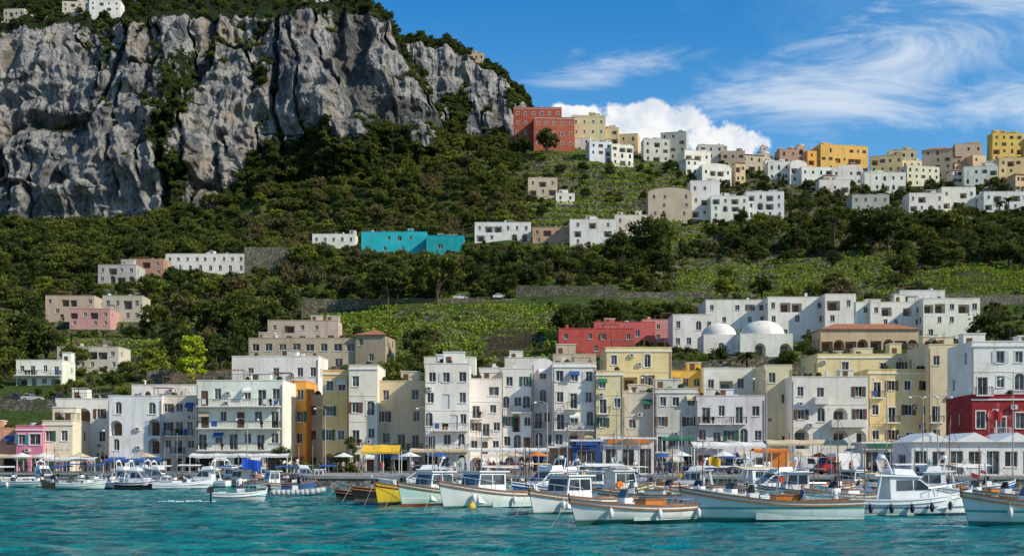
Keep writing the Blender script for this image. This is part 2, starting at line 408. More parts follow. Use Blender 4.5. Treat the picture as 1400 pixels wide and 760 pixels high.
def facade(o, T, W, Zt, ops, wm, Zb=0., shut=None, fr=None, trim=False, rail=iron, solid=False, lod=0):
    us = {0., W}; zs = {Zb, Zt}
    for (u, z, w, h, k) in ops: us |= {u, u+w}; zs |= {z, z+h}
    us = sorted(us); zs = sorted(zs)
    for a in range(len(us)-1):
        uc = (us[a]+us[a+1])/2; run = None
        for b in range(len(zs)-1):
            zc = (zs[b]+zs[b+1])/2
            hole = any(u < uc < u+w and z < zc < z+h for (u, z, w, h, k) in ops)
            if hole:
                if run is not None: o.poly('walls', wm, [T(us[a], 0, run), T(us[a+1], 0, run), T(us[a+1], 0, zs[b]), T(us[a], 0, zs[b])]); run = None
            elif run is None: run = zs[b]
        if run is not None: o.poly('walls', wm, [T(us[a], 0, run), T(us[a+1], 0, run), T(us[a+1], 0, Zt), T(us[a], 0, Zt)])
    for (u, z, w, h, k) in ops:
        dp = 1.3 if k in 'LA' else .26
        rv = wm
        o.poly('walls', rv, [T(u, 0, z), T(u, dp, z), T(u, dp, z+h), T(u, 0, z+h)])
        o.poly('walls', rv, [T(u+w, 0, z), T(u+w, dp, z), T(u+w, dp, z+h), T(u+w, 0, z+h)])
        o.poly('walls', rv, [T(u, 0, z), T(u+w, 0, z), T(u+w, dp, z), T(u, dp, z)])
        o.poly('walls', rv, [T(u, 0, z+h), T(u+w, 0, z+h), T(u+w, dp, z+h), T(u, dp, z+h)])
        if k in 'aAe':
            r = w/2; n = 5
            for sg in (-1, 1):
                cx = u+r; pts = [T(cx+sg*r, 0, z+h)]
                for i in range(n+1):
                    an = math.pi/2*i/n; pts.append(T(cx+sg*r*math.cos(an), 0, z+h-r+r*math.sin(an)))
                o.poly('walls', wm, pts)
                for i in range(n):
                    a0 = math.pi/2*i/n; a1 = math.pi/2*(i+1)/n
                    o.poly('walls', wm, [T(cx+sg*r*math.cos(a0), 0, z+h-r+r*math.sin(a0)), T(cx+sg*r*math.cos(a1), 0, z+h-r+r*math.sin(a1)), T(cx+sg*r*math.cos(a1), dp, z+h-r+r*math.sin(a1)), T(cx+sg*r*math.cos(a0), dp, z+h-r+r*math.sin(a0))])
        if k == 'c' and shut:
            o.box('shutters', shut, u+.02, u+w/2-.01, .08, .13, z+.02, z+h-.02, T); o.box('shutters', shut, u+w/2+.01, u+w-.02, .08, .13, z+.02, z+h-.02, T)
            o.poly('dark_openings', darkm, [T(u, dp, z), T(u+w, dp, z), T(u+w, dp, z+h), T(u, dp, z+h)])
        elif k in 'LA':
            bw = dp-.01
            o.poly('loggia_back', wm, [T(u, bw, z), T(u+w, bw, z), T(u+w, bw, z+h), T(u, bw, z+h)])
            o.box('doors', glass() if R.random() < .6 else doorm, u+w*.2, u+w*.8, bw-.1, bw-.04, z+.02, z+h*.82, T)
        elif k == 'g':
            o.poly('dark_openings', darkm if R.random() < .6 else (doorm), [T(u, dp, z), T(u+w, dp, z), T(u+w, dp, z+h), T(u, dp, z+h)])
        elif k in 'De' and R.random() < .5:
            o.box('doors', shut or doorm, u+.02, u+w-.02, .1, .16, z+.02, z+h-(.02 if k == 'D' else w*.3), T); o.poly('dark_openings', darkm, [T(u, dp, z), T(u+w, dp, z), T(u+w, dp, z+h), T(u, dp, z+h)])
        else:
            o.poly('window_glass', glass(), [T(u, dp-.06, z), T(u+w, dp-.06, z), T(u+w, dp-.06, z+h), T(u, dp-.06, z+h)])
            if lod < 2:
                f = fr or frame_w; t = .06
                o.box('window_frames', f, u, u+t, dp-.13, dp-.07, z, z+h, T); o.box('window_frames', f, u+w-t, u+w, dp-.13, dp-.07, z, z+h, T)
                o.box('window_frames', f, u+t, u+w-t, dp-.13, dp-.07, z, z+t, T); o.box('window_frames', f, u+t, u+w-t, dp-.13, dp-.07, z+h-t, z+h, T)
                o.box('window_frames', f, u+w/2-t/2, u+w/2+t/2, dp-.12, dp-.075, z+t, z+h-t, T)
        if k == 's' and shut:
            o.box('shutters', shut, u-w/2-.02, u-.02, -.07, -.02, z, z+h, T); o.box('shutters', shut, u+w+.02, u+w*1.5+.02, -.07, -.02, z, z+h, T)
        if k in 'wscaB' and lod < 2: o.box('sills', white_t, u-.1, u+w+.1, -.1, -.003, z-.1, z-.01, T)
        if trim and k in 'wscdDaB' and lod < 2:
            b_ = .13
            if k != 's': o.box('trim', white_t, u-b_, u-.01, -.035, -.004, z, z+h, T); o.box('trim', white_t, u+w+.01, u+w+b_, -.035, -.004, z, z+h, T)
            o.box('trim', white_t, u-b_, u+w+b_, -.05, -.004, z+h+.01, z+h+b_+.02, T)
        if k == 'd': balcony(o, T, u-.45, u+w+.45, z-.06, 1.0, rail, solid, wm)
        if k == 'L':
            o.box('railings', rail, u, u+w, .05, .09, z+.95, z+1.0, T)
            n = max(2, int(w/.25))
            for i in range(n): o.box('railings', rail, u+w*i/n, u+w*i/n+.035, .05, .085, z, z+.95, T)
def balcony(o, T, u0, u1, z, dp, rail, solid, wm, step=.22):
    o.box('balcony_slabs', white_t, u0, u1, -dp, -.004, z-.16, z, T)
    if solid:
        o.box('balcony_walls', wm, u0, u1, -dp, -dp+.14, z+.002, z+.98, T); o.box('balcony_walls', wm, u0, u0+.14, -dp+.142, -.005, z+.002, z+.98, T); o.box('balcony_walls', wm, u1-.14, u1, -dp+.142, -.005, z+.002, z+.98, T)
    else:
        o.box('railings', rail, u0, u1, -dp+.02, -dp+.08, z+.96, z+1.02, T)
        o.box('railings', rail, u0, u0+.05, -dp+.08, -.01, z+.96, z+1.01, T); o.box('railings', rail, u1-.05, u1, -dp+.08, -.01, z+.96, z+1.01, T)
        n = max(3, int((u1-u0)/step))
        for i in range(n+1):
            uu = u0+(u1-u0-.04)*i/n; o.box('railings', rail, uu, uu+.035, -dp+.03, -dp+.065, z, z+.96, T)
        for w in (.25, .5, .75):
            for e in (u0+.005, u1-.045): o.box('railings', rail, e, e+.035, -dp*w, -dp*w+.035, z, z+.96, T)
    n = int((u1-u0)/1.3)
    for i in range(n):
        r = R.random(); uu = u0+.3+R.random()*(u1-u0-.6)
        if r < .35: o.ball('potted_plants', LM['mid'], T(uu, -dp+.3, z+.75), .28, 1.1, 7, 5); o.cyl('plant_pots', tile, T(uu, -dp+.3, z+.005), T(uu, -dp+.3, z+.45), .14, .2, 7)
        elif r < .5: o.poly('laundry_'+('a' if r < .42 else 'b'), canv_w if r < .42 else canv_b, [T(uu-.3, -dp-.02, z+1.0), T(uu+.3, -dp-.02, z+1.0), T(uu+.3, -dp-.04, z+.2), T(uu-.3, -dp-.04, z+.25)])
def clutter(o, W, D, z, rng, lod, wm):
    n = rng.randint(1, 3)+int(W/6)
    for k in range(n):
        x = rng.uniform(.6, max(.8, W-1.8)); y = rng.uniform(.6, max(1.2, D-2)); t = rng.random()
        if t < .3:
            o.box('chimneys', wm, x, x+.6, y, y+.6, z-.02, z+rng.uniform(.9, 1.7))
        elif t < .42:
            o.cyl('water_tank', simple('tank_plastic', (.55, .56, .58), .5), (x, y, z), (x, y, z+1.2), .55, .55, 10)
        elif t < .6 and lod < 2:
            o.cyl('antenna', iron, (x, y, z), (x, y, z+2.8), .03, .03, 5)
            for q in range(4): o.cyl('antenna', iron, (x-.5, y, z+1.8+q*.2), (x+.5, y, z+1.8+q*.2), .02, .02, 4)
        elif t < .75 and W > 5 and lod < 2:
            w_ = min(3.5, W-x-.3)
            if w_ > 1.5:
                for (a, b) in ((x, y), (x+w_, y), (x, y+2.2), (x+w_, y+2.2)): o.cyl('pergola', doorm, (a, b, z), (a, b, z+2.2), .06, .06, 5)
                for q in range(7): o.box('pergola', doorm, x-.2+q*(w_+.4)/7, x-.1+q*(w_+.4)/7, y-.3, y+2.5, z+2.2, z+2.3)
                if rng.random() < .5: o.poly('pergola_shade', rng.choice([canv_w, canv_s]), [(x, y, z+2.34), (x+w_, y, z+2.34), (x+w_, y+2.2, z+2.36), (x, y+2.2, z+2.36)])
        elif W > 4.5:
            w_ = min(rng.uniform(1.8, 4.2), W-x-.2); h_ = rng.uniform(1.8, 2.7)
            if w_ > 1: o.box('roof_cabin', wm, x, x+w_, y+.8, y+3.2, z-.02, z+h_); o.box('roof_cabin_slab', white_t, x-.12, x+w_+.12, y+.7, y+3.3, z+h_+.002, z+h_+.12); o.box('roof_cabin_door', doorm, x+.4, x+1.2, y+.76, y+.797, z, z+min(1.95, h_-.1))
    if lod == 0:
        for k in range(int(W/2.2)):
            if rng.random() < .5: u = rng.uniform(.5, W-.5); o.ball('roof_plants', LM['mid'], (u, .55, z+.75), rng.uniform(.3, .55), 1.1, 7, 5)
FOOT = []
def bld(name, x0, x1, yt, yb, d, dep, col, floors, yaw=0, shut=None, fr=None, trim=False, solid=False, bal=(), rail=iron, roof='flat', lod=0, side=None, cl=True, mat=None, railing=False, fix=False):
    if d > 215 and not fix: d = autod((x0+x1)/2, yb)+R.uniform(-1, 1)
    W = (x1-x0)/F*d; Ht = (yb-yt)/F*d; X0 = gx(x0, d); Z0 = gz(yb, d)
    rng = random.Random(int(x0*7+yt*3+yb))
    wm = mat or plaster(tuple(min(.85, c*rng.uniform(.96, 1.04)) for c in col))
    yawr = math.radians(yaw)
    cx, cy = math.cos(yawr), math.sin(yawr)
    ca = np.array([(a*cx-b*cy+X0, d+a*cy+b*cx) for (a, b) in ((0, 0), (W, 0), (0, dep), (W, dep), (W/2, 0))])
    zmin = min(Z0, 1.35 if d < 206 else 1e9, float(terr(ca[:, 0], ca[:, 1]).min()))
    FOOT.append((X0-2.0, X0+W+2.0, d-3.0, d+dep+2.0, x0, x1, yt, yb, d))
    o = Obj(name, (X0, d, Z0), yawr)
    Zb = zmin-Z0-.6
    par = .55 if Ht > 4.5 else .35
    Hf = Ht-(par if roof == 'flat' else 0)
    def mk(Wd, fls):
        ops = []; n = len(fls); fh = Hf/n
        for i, s in enumerate(fls):
            zb = Hf-(i+1)*fh; m = len(s)
            for j, ch in enumerate(s):
                if ch in '. ': continue
                w, h, sill = KIND[ch]; sc = min(1.0, fh/3.0, (Wd/m)*.86/w)
                if ch in 'LA': sc = min(1.15, fh/2.95, (Wd/m)*.9/w)
                w *= sc*(rng.uniform(.88, 1.08) if sc > .6 else 1); h = min(h*min(1.1, fh/3.0)*rng.uniform(.93, 1.05), fh-.25); sill = sill*fh/3.0
                if sill+h > fh-.12: sill = max(.03, fh-.15-h)
                u = Wd*(j+.5)/m-w/2+(rng.uniform(-.2, .2) if m > 1 else 0)
                u = max(.12, min(Wd-w-.12, u))
                if ops and abs(ops[-1][1]-(zb+sill)) < 2 and ops[-1][0]+ops[-1][2] > u-.08: u = ops[-1][0]+ops[-1][2]+.1
                if u+w > Wd-.05: continue
                ops.append((u, zb+sill, w, h, ch))
        return ops
    Tf = lambda u, w, z: (u, w, z)
    ops = mk(W, floors)
    facade(o, Tf, W, Ht, ops, wm, Zb, shut, fr, trim, rail, solid, lod)
    sf = side if side is not None else [''.join('w' if rng.random() < .4 else '.' for _ in range(max(1, int(dep/4)))) for _ in floors]
    Tr = lambda u, w, z: (W-w, u, z); Tl = lambda u, w, z: (w, dep-u, z)
    facade(o, Tr, dep, Ht, mk(dep, sf), wm, Zb, shut, fr, False, rail, solid, 2)
    facade(o, Tl, dep, Ht, mk(dep, sf), wm, Zb, shut, fr, False, rail, solid, 2)
    o.poly('walls', wm, [(0, dep, Zb), (W, dep, Zb), (W, dep, Ht), (0, dep, Ht)])
    fh = Hf/len(floors)
    for (fi, a, b, dpth) in bal:
        balcony(o, Tf, a*W, b*W, Hf-(fi+1)*fh+.0, dpth, rail, solid, wm)
    if lod == 0:
        for q in range(int(W*Ht/22)):
            u = rng.uniform(.2, W-1.1); z = rng.uniform(3, max(3.1, Hf-1))
            if all(not (u < a+w+.1 and u+.9 > a-.1 and z < c+h+.1 and z+.6 > c-.1) for (a, c, w, h, k) in ops):
                o.box('air_conditioners', acm, u, u+.8, -.34, -.02, z, z+.55); o.cyl('air_conditioner_fans', iron, (u+.3, -.345, z+.28), (u+.3, -.35, z+.28), .2, .2, 10)
        for u in ([.12] if rng.random() < .7 else [])+([W-.15] if rng.random() < .4 else []): o.cyl('downpipes', pipe, (u, -.07, Zb), (u, -.07, Hf-.1), .055, .055, 6)
        for (a, c, w, h, k) in ops:
            if (c < 1.2 and k in 'gADe' and rng.random() < .6 and d < 200) or (c > 2 and k in 'wBD' and rng.random() < .10):
                cm = rng.choice([canv_w, canv_s, canv_g, canv_b, canv_r, canv_s, canv_w]); dpz = 1.5 if c < 1.2 else .8
                o.poly('awning_%s' % cm.name[7:], cm, [(a-.2, -.03, c+h+.15), (a+w+.2, -.03, c+h+.15), (a+w+.2, -dpz, c+h-.4), (a-.2, -dpz, c+h-.4)])
                o.poly('awning_%s' % cm.name[7:], cm, [(a-.2, -dpz, c+h-.4), (a+w+.2, -dpz, c+h-.4), (a+w+.2, -dpz, c+h-.65), (a-.2, -dpz, c+h-.65)])
        if trim or rng.random() < .4:
            for q in range(1, len(floors)):
                if rng.random() < .7:
                    zz = Hf-q*fh
                    if not any(c < zz+.05 and c+h > zz-.05 for (a, c, w, h, k) in ops if k not in 'dDLeA'): o.box('string_course', wm, .2, W-.2, -.05, -.003, zz-.2, zz-.1)
    if roof == 'flat':
        o.poly('roof', roofm, [(0.02, .02, Ht-par), (W-.02, .02, Ht-par), (W-.02, dep-.02, Ht-par), (.02, dep-.02, Ht-par)])
        c = .22
        for q_ in ((-.06, W+.06, -.06, c), (-.06, W+.06, dep-c, dep+.06), (-.06, c, c+.002, dep-c-.002), (W-c, W+.06, c+.002, dep-c-.002)):
            o.box('parapet_coping', wm, q_[0], q_[1], q_[2], q_[3], Ht-.02, Ht+.1)
        if trim: o.box('cornice', white_t, -.12, W+.12, -.14, -.005, Ht-par-.12, Ht-par+.06)
        if cl: clutter(o, W, dep, Ht-par, rng, lod, wm)
        if railing:
            o.box('roof_railing', rail, 0, W, .02, .07, Ht+.95, Ht+1.0)
            for i in range(int(W/.3)+1): o.box('roof_railing', rail, i*.3, i*.3+.035, .025, .06, Ht+.1, Ht+.95)
    elif roof == 'hip':
        r = 1.6; e = .4
        A = [(-e, -e, Ht), (W+e, -e, Ht), (W+e, dep+e, Ht), (-e, dep+e, Ht)]; k = min(W, dep)/2
        p, q_ = (k, dep/2, Ht+r), (max(k+.1, W-k), dep/2, Ht+r)
        o.poly('roof', tile, [A[0], A[1], q_, p]); o.poly('roof', tile, [A[1], A[2], q_]); o.poly('roof', tile, [A[2], A[3], p, q_]); o.poly('roof', tile, [A[3], A[0], p]); o.poly('roof', tile, A)
    elif roof == 'dome':
        o.poly('roof', roofm, [(0, 0, Ht), (W, 0, Ht), (W, dep, Ht), (0, dep, Ht)])
        o.ball('dome', wm, (W/2, dep/2, Ht), min(W, dep)*.48, .75, 18, 7, True, sx=max(1, W/dep*.9))
    elif roof == 'vault':
        n = 10
        for i in range(n):
            a0 = math.pi*i/n; a1 = math.pi*(i+1)/n; r = W/2; hh = min(r*.55, 2.2)
            o.poly('roof', wm, [(r-r*math.cos(a0), 0, Ht+hh*math.sin(a0)), (r-r*math.cos(a1), 0, Ht+hh*math.sin(a1)), (r-r*math.cos(a1), dep, Ht+hh*math.sin(a1)), (r-r*math.cos(a0), dep, Ht+hh*math.sin(a0))])
            for yy in (0, dep): o.poly('gable', wm, [(r, yy, Ht), (r-r*math.cos(a0), yy, Ht+hh*math.sin(a0)), (r-r*math.cos(a1), yy, Ht+hh*math.sin(a1))])
    o.build(smooth=('dome',))
    return o

G = 645
bld('salmon_house', -60, 22, 585, G, 188, 8, (.76, .36, .22), ['w.sw', 'gDDg'], 3)
bld('pink_house', 22, 58, 582, G, 187, 8, MG, ['sB', 'ee'], 2, shut=sh_t, trim=True)
bld('cream_house', 58, 99, 575, G, 188, 8, (.78, .68, .55), ['sw', 'DD'], 1, shut=sh_g, trim=True)
bld('white_arcade_house', 76, 149, 545, G, 198, 9, WH, ['wAs', 'sd.w', 'A.A'], 2, shut=sh_b, railing=True)
bld('white_arched_house', 148, 221, 541, G, 190, 10, BW, ['a.a', 'A.A', 'a.A', 'gDg'], 1, shut=sh_w)
bld('beige_terraced_house', 221, 269, 541, G, 191, 10, (.76, .69, .58), ['sww', 'sdw', 'wdw', 'Deg'], 0, shut=sh_b, bal=((1, .1, .9, .9),))
bld('white_balcony_house', 269, 387, 520, G, 186, 11, WH, ['Dw.wDw', 'DwDwD', 'DwDwDw', 'gDgDg'], -1, shut=sh_b, bal=((0, .02, .98, 1.3), (1, .02, .98, 1.3), (2, .02, .98, 1.3)), railing=True)
bld('white_upper_house', 180, 282, 526, 560, 212, 8, WH, ['w.ww.w'], 0)
bld('white_villa', 317, 436, 487, 560, 212, 9, WH, ['.w.w.ww', 'w.DwD.w'], -2, side=['w.', 'w.'], bal=((1, .3, .98, 1.2),))
bld('orange_house', 384, 419, 521, G, 196, 9, OR, ['sw', 'ws', 'sw', 'DD'], -2, shut=sh_g)
bld('white_narrow_house', 415, 441, 540, G, 200, 8, (.70, .64, .56), ['w', 'w', 'D'], 0, shut=sh_b)
bld('yellow_house', 441, 477, 506, G, 190, 11, (.80, .60, .28), ['ww', 's.', 'sw', 'AD'], 1, shut=sh_g, trim=True)
bld('cream_white_house', 477, 516, 499, G, 188, 12, (.79, .74, .60), ['w.', 'sa', 'dw', 'wD'], 0, shut=sh_b, trim=True)
bld('sand_house', 516, 580, 521, G, 191, 12, (.76, .62, .42), ['w.w', 's.w', 'wdd', 'AgD'], -3, shut=sh_b)
bld('white_corner_house', 580, 642, 497, G, 184, 12, WH, ['wsw', 'wDw', 'a.Dw', 'Dwa', 'gDe'], 1, shut=sh_w, bal=((2, .2, .98, 1.1), (3, 0, .98, 1.3)))
bld('white_stepped_house', 641, 686, 518, G, 189, 10, WH, ['.B', 'dw', 'sdw', 'wDw', 'AD'], 0, shut=sh_b)
bld('white_upper_terrace_house', 655, 692, 503, G, 203, 8, WH, ['w.', 'ww', 'ww', 'ww', 'ww'], 0)
bld('white_gallery_house', 686, 728, 504, G, 190, 10, BW, ['ws', 'awa', 'sAw', 'waD', 'eA'], 1, shut=sh_g, bal=((1, .3, .98, 1.0),))
bld('white_vaulted_house', 728, 757, 498, G, 192, 10, WH, ['w', 'a', 'dw', 'aw', 'gD'], 0, shut=sh_b, roof='vault')
bld('white_tall_house', 756, 815, 496, G, 187, 12, WH, ['sws', 'wds', 'dwa', 'sAw', 'AeD'], 0, shut=sh_w, trim=True, bal=((2, .3, .95, 1.0),))
bld('yellow_balcony_house', 815, 852, 507, G, 186, 12, CR, ['w.', 'dw', 's.', 'ds', 'ge'], 0, shut=sh_g, trim=True)
bld('cream_tower_house', 828, 918, 475, G, 200, 12, (.80, .64, .34), ['w.a.', 'wLs.', 's.ww', 'ww.w', 'wwww', 'DDDD'], 0, shut=sh_b, trim=True)
bld('grey_plaster_house', 852, 896, 537, G, 188, 10, (.62, .58, .50), ['.w', 'w.', '.w', 'gD'], 0, shut=sh_g)
bld('quoined_house', 896, 954, 531, G, 187, 10, (.60, .58, .54), ['www', 's.s', 'dsw', 'eDg'], 0, shut=sh_b, trim=True)
bld('ochre_house', 912, 962, 507, 560, 205, 8, (.78, .50, .12), ['sww', 'www'], 0, shut=sh_g)
bld('white_terrace_house', 952, 1046, 541, G, 186, 12, (.76, .74, .70), ['dwdw', 'wdsaw', 'gDgAe'], 0, shut=sh_g, bal=((0, .02, .5, 1.1),))
bld('white_setback_house', 962, 1045, 503, 575, 202, 9, WH, ['wLwa', 'dwdw'], 0, shut=sh_b)
bld('beige_block', 1045, 1083, 499, G, 194, 10, (.70, .60, .44), ['w.', '.w', 'o.', '.w', 'D.'], 0)
bld('white_stair_house', 1083, 1187, 515, G, 189, 12, WH, ['wd.s', 'saAs', 'A.AA', 'AgAD'], 0, shut=sh_b, bal=((1, .5, .95, 1.2),), solid=True)
bld('cream_palazzo', 1118, 1272, 484, 600, 204, 12, (.80, .66, .38), ['.w.dsw', '.a.wsw', 'w.w.ds', 'ww.dsw'], 0, shut=sh_b, trim=True)
bld('yellow_palazzo', 1187, 1276, 505, G, 194, 12, (.78, .62, .34), ['dsws', 'wdsw', 'wsdw', 'aDgA'], 0, shut=sh_b, trim=True)
bld('peach_house', 1270, 1332, 471, G, 192, 12, (.80, .64, .42), ['w..', '.ws', 'dw.', 'wds', 'gDD'], -2, shut=sh_b)
bld('red_and_white_house', 1329, 1480, 540, G, 160, 12, RD, ['adawaw', 'AeAeAe'], -4, shut=sh_w, trim=True, rail=frame_w)
bld('white_house_upper_storeys', 1329, 1480, 467, 540, 160.6, 11.4, WH, ['.swsw.', 'dwadwa'], -4, shut=sh_w, trim=True, rail=iron)
st = Obj('white_exterior_staircase', (gx(1098, 186.5), 186.5, 1.4), 0); wmx = plaster(WH)
for k in range(20): st.box('steps', wmx, k*.40, (k+1)*.40-.003, 0, 1.3, 1+k*.2, 1.2+k*.2)
st.prism('parapet', wmx, [(0, 0.2), (8, .2), (8, 5.9), (0, 2.0)], .09, .09, 0, 1, cy=-.1)
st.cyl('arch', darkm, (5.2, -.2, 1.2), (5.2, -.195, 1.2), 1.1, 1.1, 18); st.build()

# --- second row / slopes (stand where the terrain meets their base elevation) ---
bld('stone_apartment_building', 340, 490, 462, 505, 252, 10, (.54, .45, .32), ['BBBBBBBB', '.B.BB.B.'], 1, lod=1, fr=frame_w)
bld('stone_apartment_penthouse', 366, 462, 438, 470, 258, 8, (.57, .49, .38), ['wLww.', 'wBBwB'], 1, lod=1)
bld('tile_roof_annex', 486, 528, 458, 500, 256, 9, (.42, .36, .26), ['w..', '.w.'], -8, roof='hip', lod=1)
bld('red_villa', 764, 868, 449, 485, 246, 10, (.55, .10, .09), ['w.ws.w', 's.w.s'], 0, shut=sh_b, lod=1)
bld('red_villa_penthouse', 812, 896, 440, 468, 252, 8, (.62, .16, .15), ['.w.w.'], 0, lod=1)
bld('pink_house', 878, 922, 437, 468, 262, 8, (.70, .34, .32), ['www', 'ww.'], 0, lod=1)
bld('white_hillside_house', 580, 650, 488, 535, 218, 8, WH, ['w.w.w'], 0, lod=1)
bld('white_hillside_house', 690, 752, 489, 535, 222, 8, (.74, .72, .68), ['w.w.w'], 0, lod=1)
bld('terracotta_hillside_house', 756, 815, 484, 535, 222, 8, (.60, .50, .38), ['ww.w', 'w.ww'], 0, lod=1)
bld('white_villa_block', 920, 975, 430, 478, 262, 9, WH, ['w.aw', 'ww.A'], 0, lod=1, cl=False)
bld('white_hotel', 965, 1050, 410, 462, 274, 12, WH, ['w.wsw', '.w.ww', 'w..w'], 0, lod=1, shut=sh_b)
bld('white_hotel_wing', 1050, 1130, 406, 464, 274, 12, WH, ['wLL.w', 'w.w.w', '.w.w.'], 0, lod=1, shut=sh_b)
bld('white_hotel_tower', 1128, 1170, 402, 466, 270, 12, WH, ['Lw', 'w.', '.w'], 0, lod=1)
bld('white_hotel_stair_tower', 1170, 1197, 413, 466, 270, 12, WH, ['w', '.', 'w'], 0, lod=1)
bld('white_dome_chapel', 1012, 1084, 456, 488, 252, 9, WH, ['.A.A'], 0, lod=1, roof='dome')
bld('white_dome_chapel', 962, 1013, 457, 487, 254, 9, WH, ['.a.'], 0, lod=1, roof='dome')
bld('white_terrace_hotel', 1190, 1262, 413, 466, 268, 12, WH, ['wL.Lw', '.ww.w', 'w..w'], 0, lod=1, shut=sh_g)
bld('white_terrace_hotel_wing', 1262, 1340, 408, 464, 268, 12, WH, ['LLwLw', '.ww.w', 'w..w'], 0, lod=1, shut=sh_g)
bld('white_terrace_hotel_upper', 1230, 1292, 397, 440, 275, 8, WH, ['w.Lw', 'w.ww'], 0, lod=1)
bld('pergola_restaurant', 1122, 1256, 450, 482, 252, 8, (.66, .50, .34), ['LALALALA'], 0, lod=1, roof='hip')
bld('white_cottage', 22, 84, 492, 530, 246, 9, WH, ['wdwd', 'LDwL'], 3, lod=1, bal=((0, 0, 1, 1.2),))
bld('beige_villa', 78, 162, 474, 506, 262, 9, (.62, .57, .48), ['ww.LLw', 'w.ww.w'], 0, lod=1)
bld('ruined_villa', 62, 128, 404, 432, 318, 10, (.52, .44, .33), ['w.LL.w', '.w.ww.'], 2, lod=1)
bld('pink_pergola_house', 95, 150, 422, 448, 300, 9, (.60, .34, .30), ['LwLw', 'w.ww'], 2, lod=1)
bld('beige_hillside_house', 140, 194, 404, 440, 300, 9, (.52, .46, .36), ['wwLw', 'w.ww'], 2, lod=1)
bld('grey_villa', 134, 186, 362, 388, 372, 10, (.50, .48, .44), ['wLww', 'wALA'], 0, lod=1)
bld('terracotta_villa', 176, 224, 354, 378, 372, 10, (.45, .28, .2), ['wLw', 'w.w'], 0, lod=1)
bld('white_long_hotel', 226, 336, 347, 372, 395, 10, WH, ['wwwwwwwww', 'aaaaaaaa'], 0, lod=1)
bld('white_roadside_building', 427, 486, 320, 334, 450, 8, WH, ['wwwww'], 0, lod=1)
bld('turquoise_villa', 494, 583, 317, 347, 432, 9, TQ, ['..wBw.', 'w.w.w.w'], 0, lod=1)
bld('turquoise_annex', 583, 634, 322, 346, 440, 9, (.02, .38, .42), ['.B..'], 0, lod=1)
bld('white_hill_villa', 649, 726, 304, 331, 440, 9, WH, ['wLLwww', 'Lw.AA'], 0, lod=1)
bld('terracotta_house', 728, 782, 311, 334, 452, 9, (.54, .36, .24), ['wLww', 'w.w'], 0, lod=1)
bld('white_hill_villa', 779, 842, 300, 336, 440, 9, WH, ['wLw', 'L.L', 'w.A'], 0, lod=1)
bld('cream_hill_villa', 840, 885, 294, 320, 462, 9, (.74, .66, .54), ['w.w', 'ww.'], 0, lod=1)
bld('cream_terrace_house', 722, 762, 243, 268, 548, 8, (.62, .54, .40), ['wLw', 'LwL'], 0, lod=1)
bld('sand_hill_house', 886, 946, 264, 298, 505, 9, (.60, .50, .36), ['ww.w', '.w.w', 'w.w'], 0, lod=1, roof='vault')
bld('white_hill_house', 944, 984, 247, 298, 510, 9, WH, ['ww.', 'wLw', 'LwL'], 0, lod=1)
bld('white_terraced_villa', 972, 1024, 268, 300, 500, 9, WH, ['LwLw', 'wALw', 'w.ww'], 0, lod=1)
bld('white_terraced_villa', 1020, 1072, 262, 299, 500, 9, BW, ['LwLw', 'wALw', 'w.ww'], 0, lod=1)
bld('grey_hill_house', 1165, 1216, 266, 291, 505, 9, (.45, .44, .42), ['wwww', 'w.w'], 0, lod=1)
bld('white_hill_villa', 1243, 1290, 264, 290, 500, 9, WH, ['wL.w', 'LwAw'], 0, lod=1)
bld('white_hill_villa', 1288, 1334, 256, 286, 500, 9, WH, ['w.Lw', 'LwA.'], 0, lod=1)
bld('white_hill_villa', 1345, 1420, 262, 288, 520, 9, BW, ['wL.Lww', 'LwAw.w'], 0, lod=1)
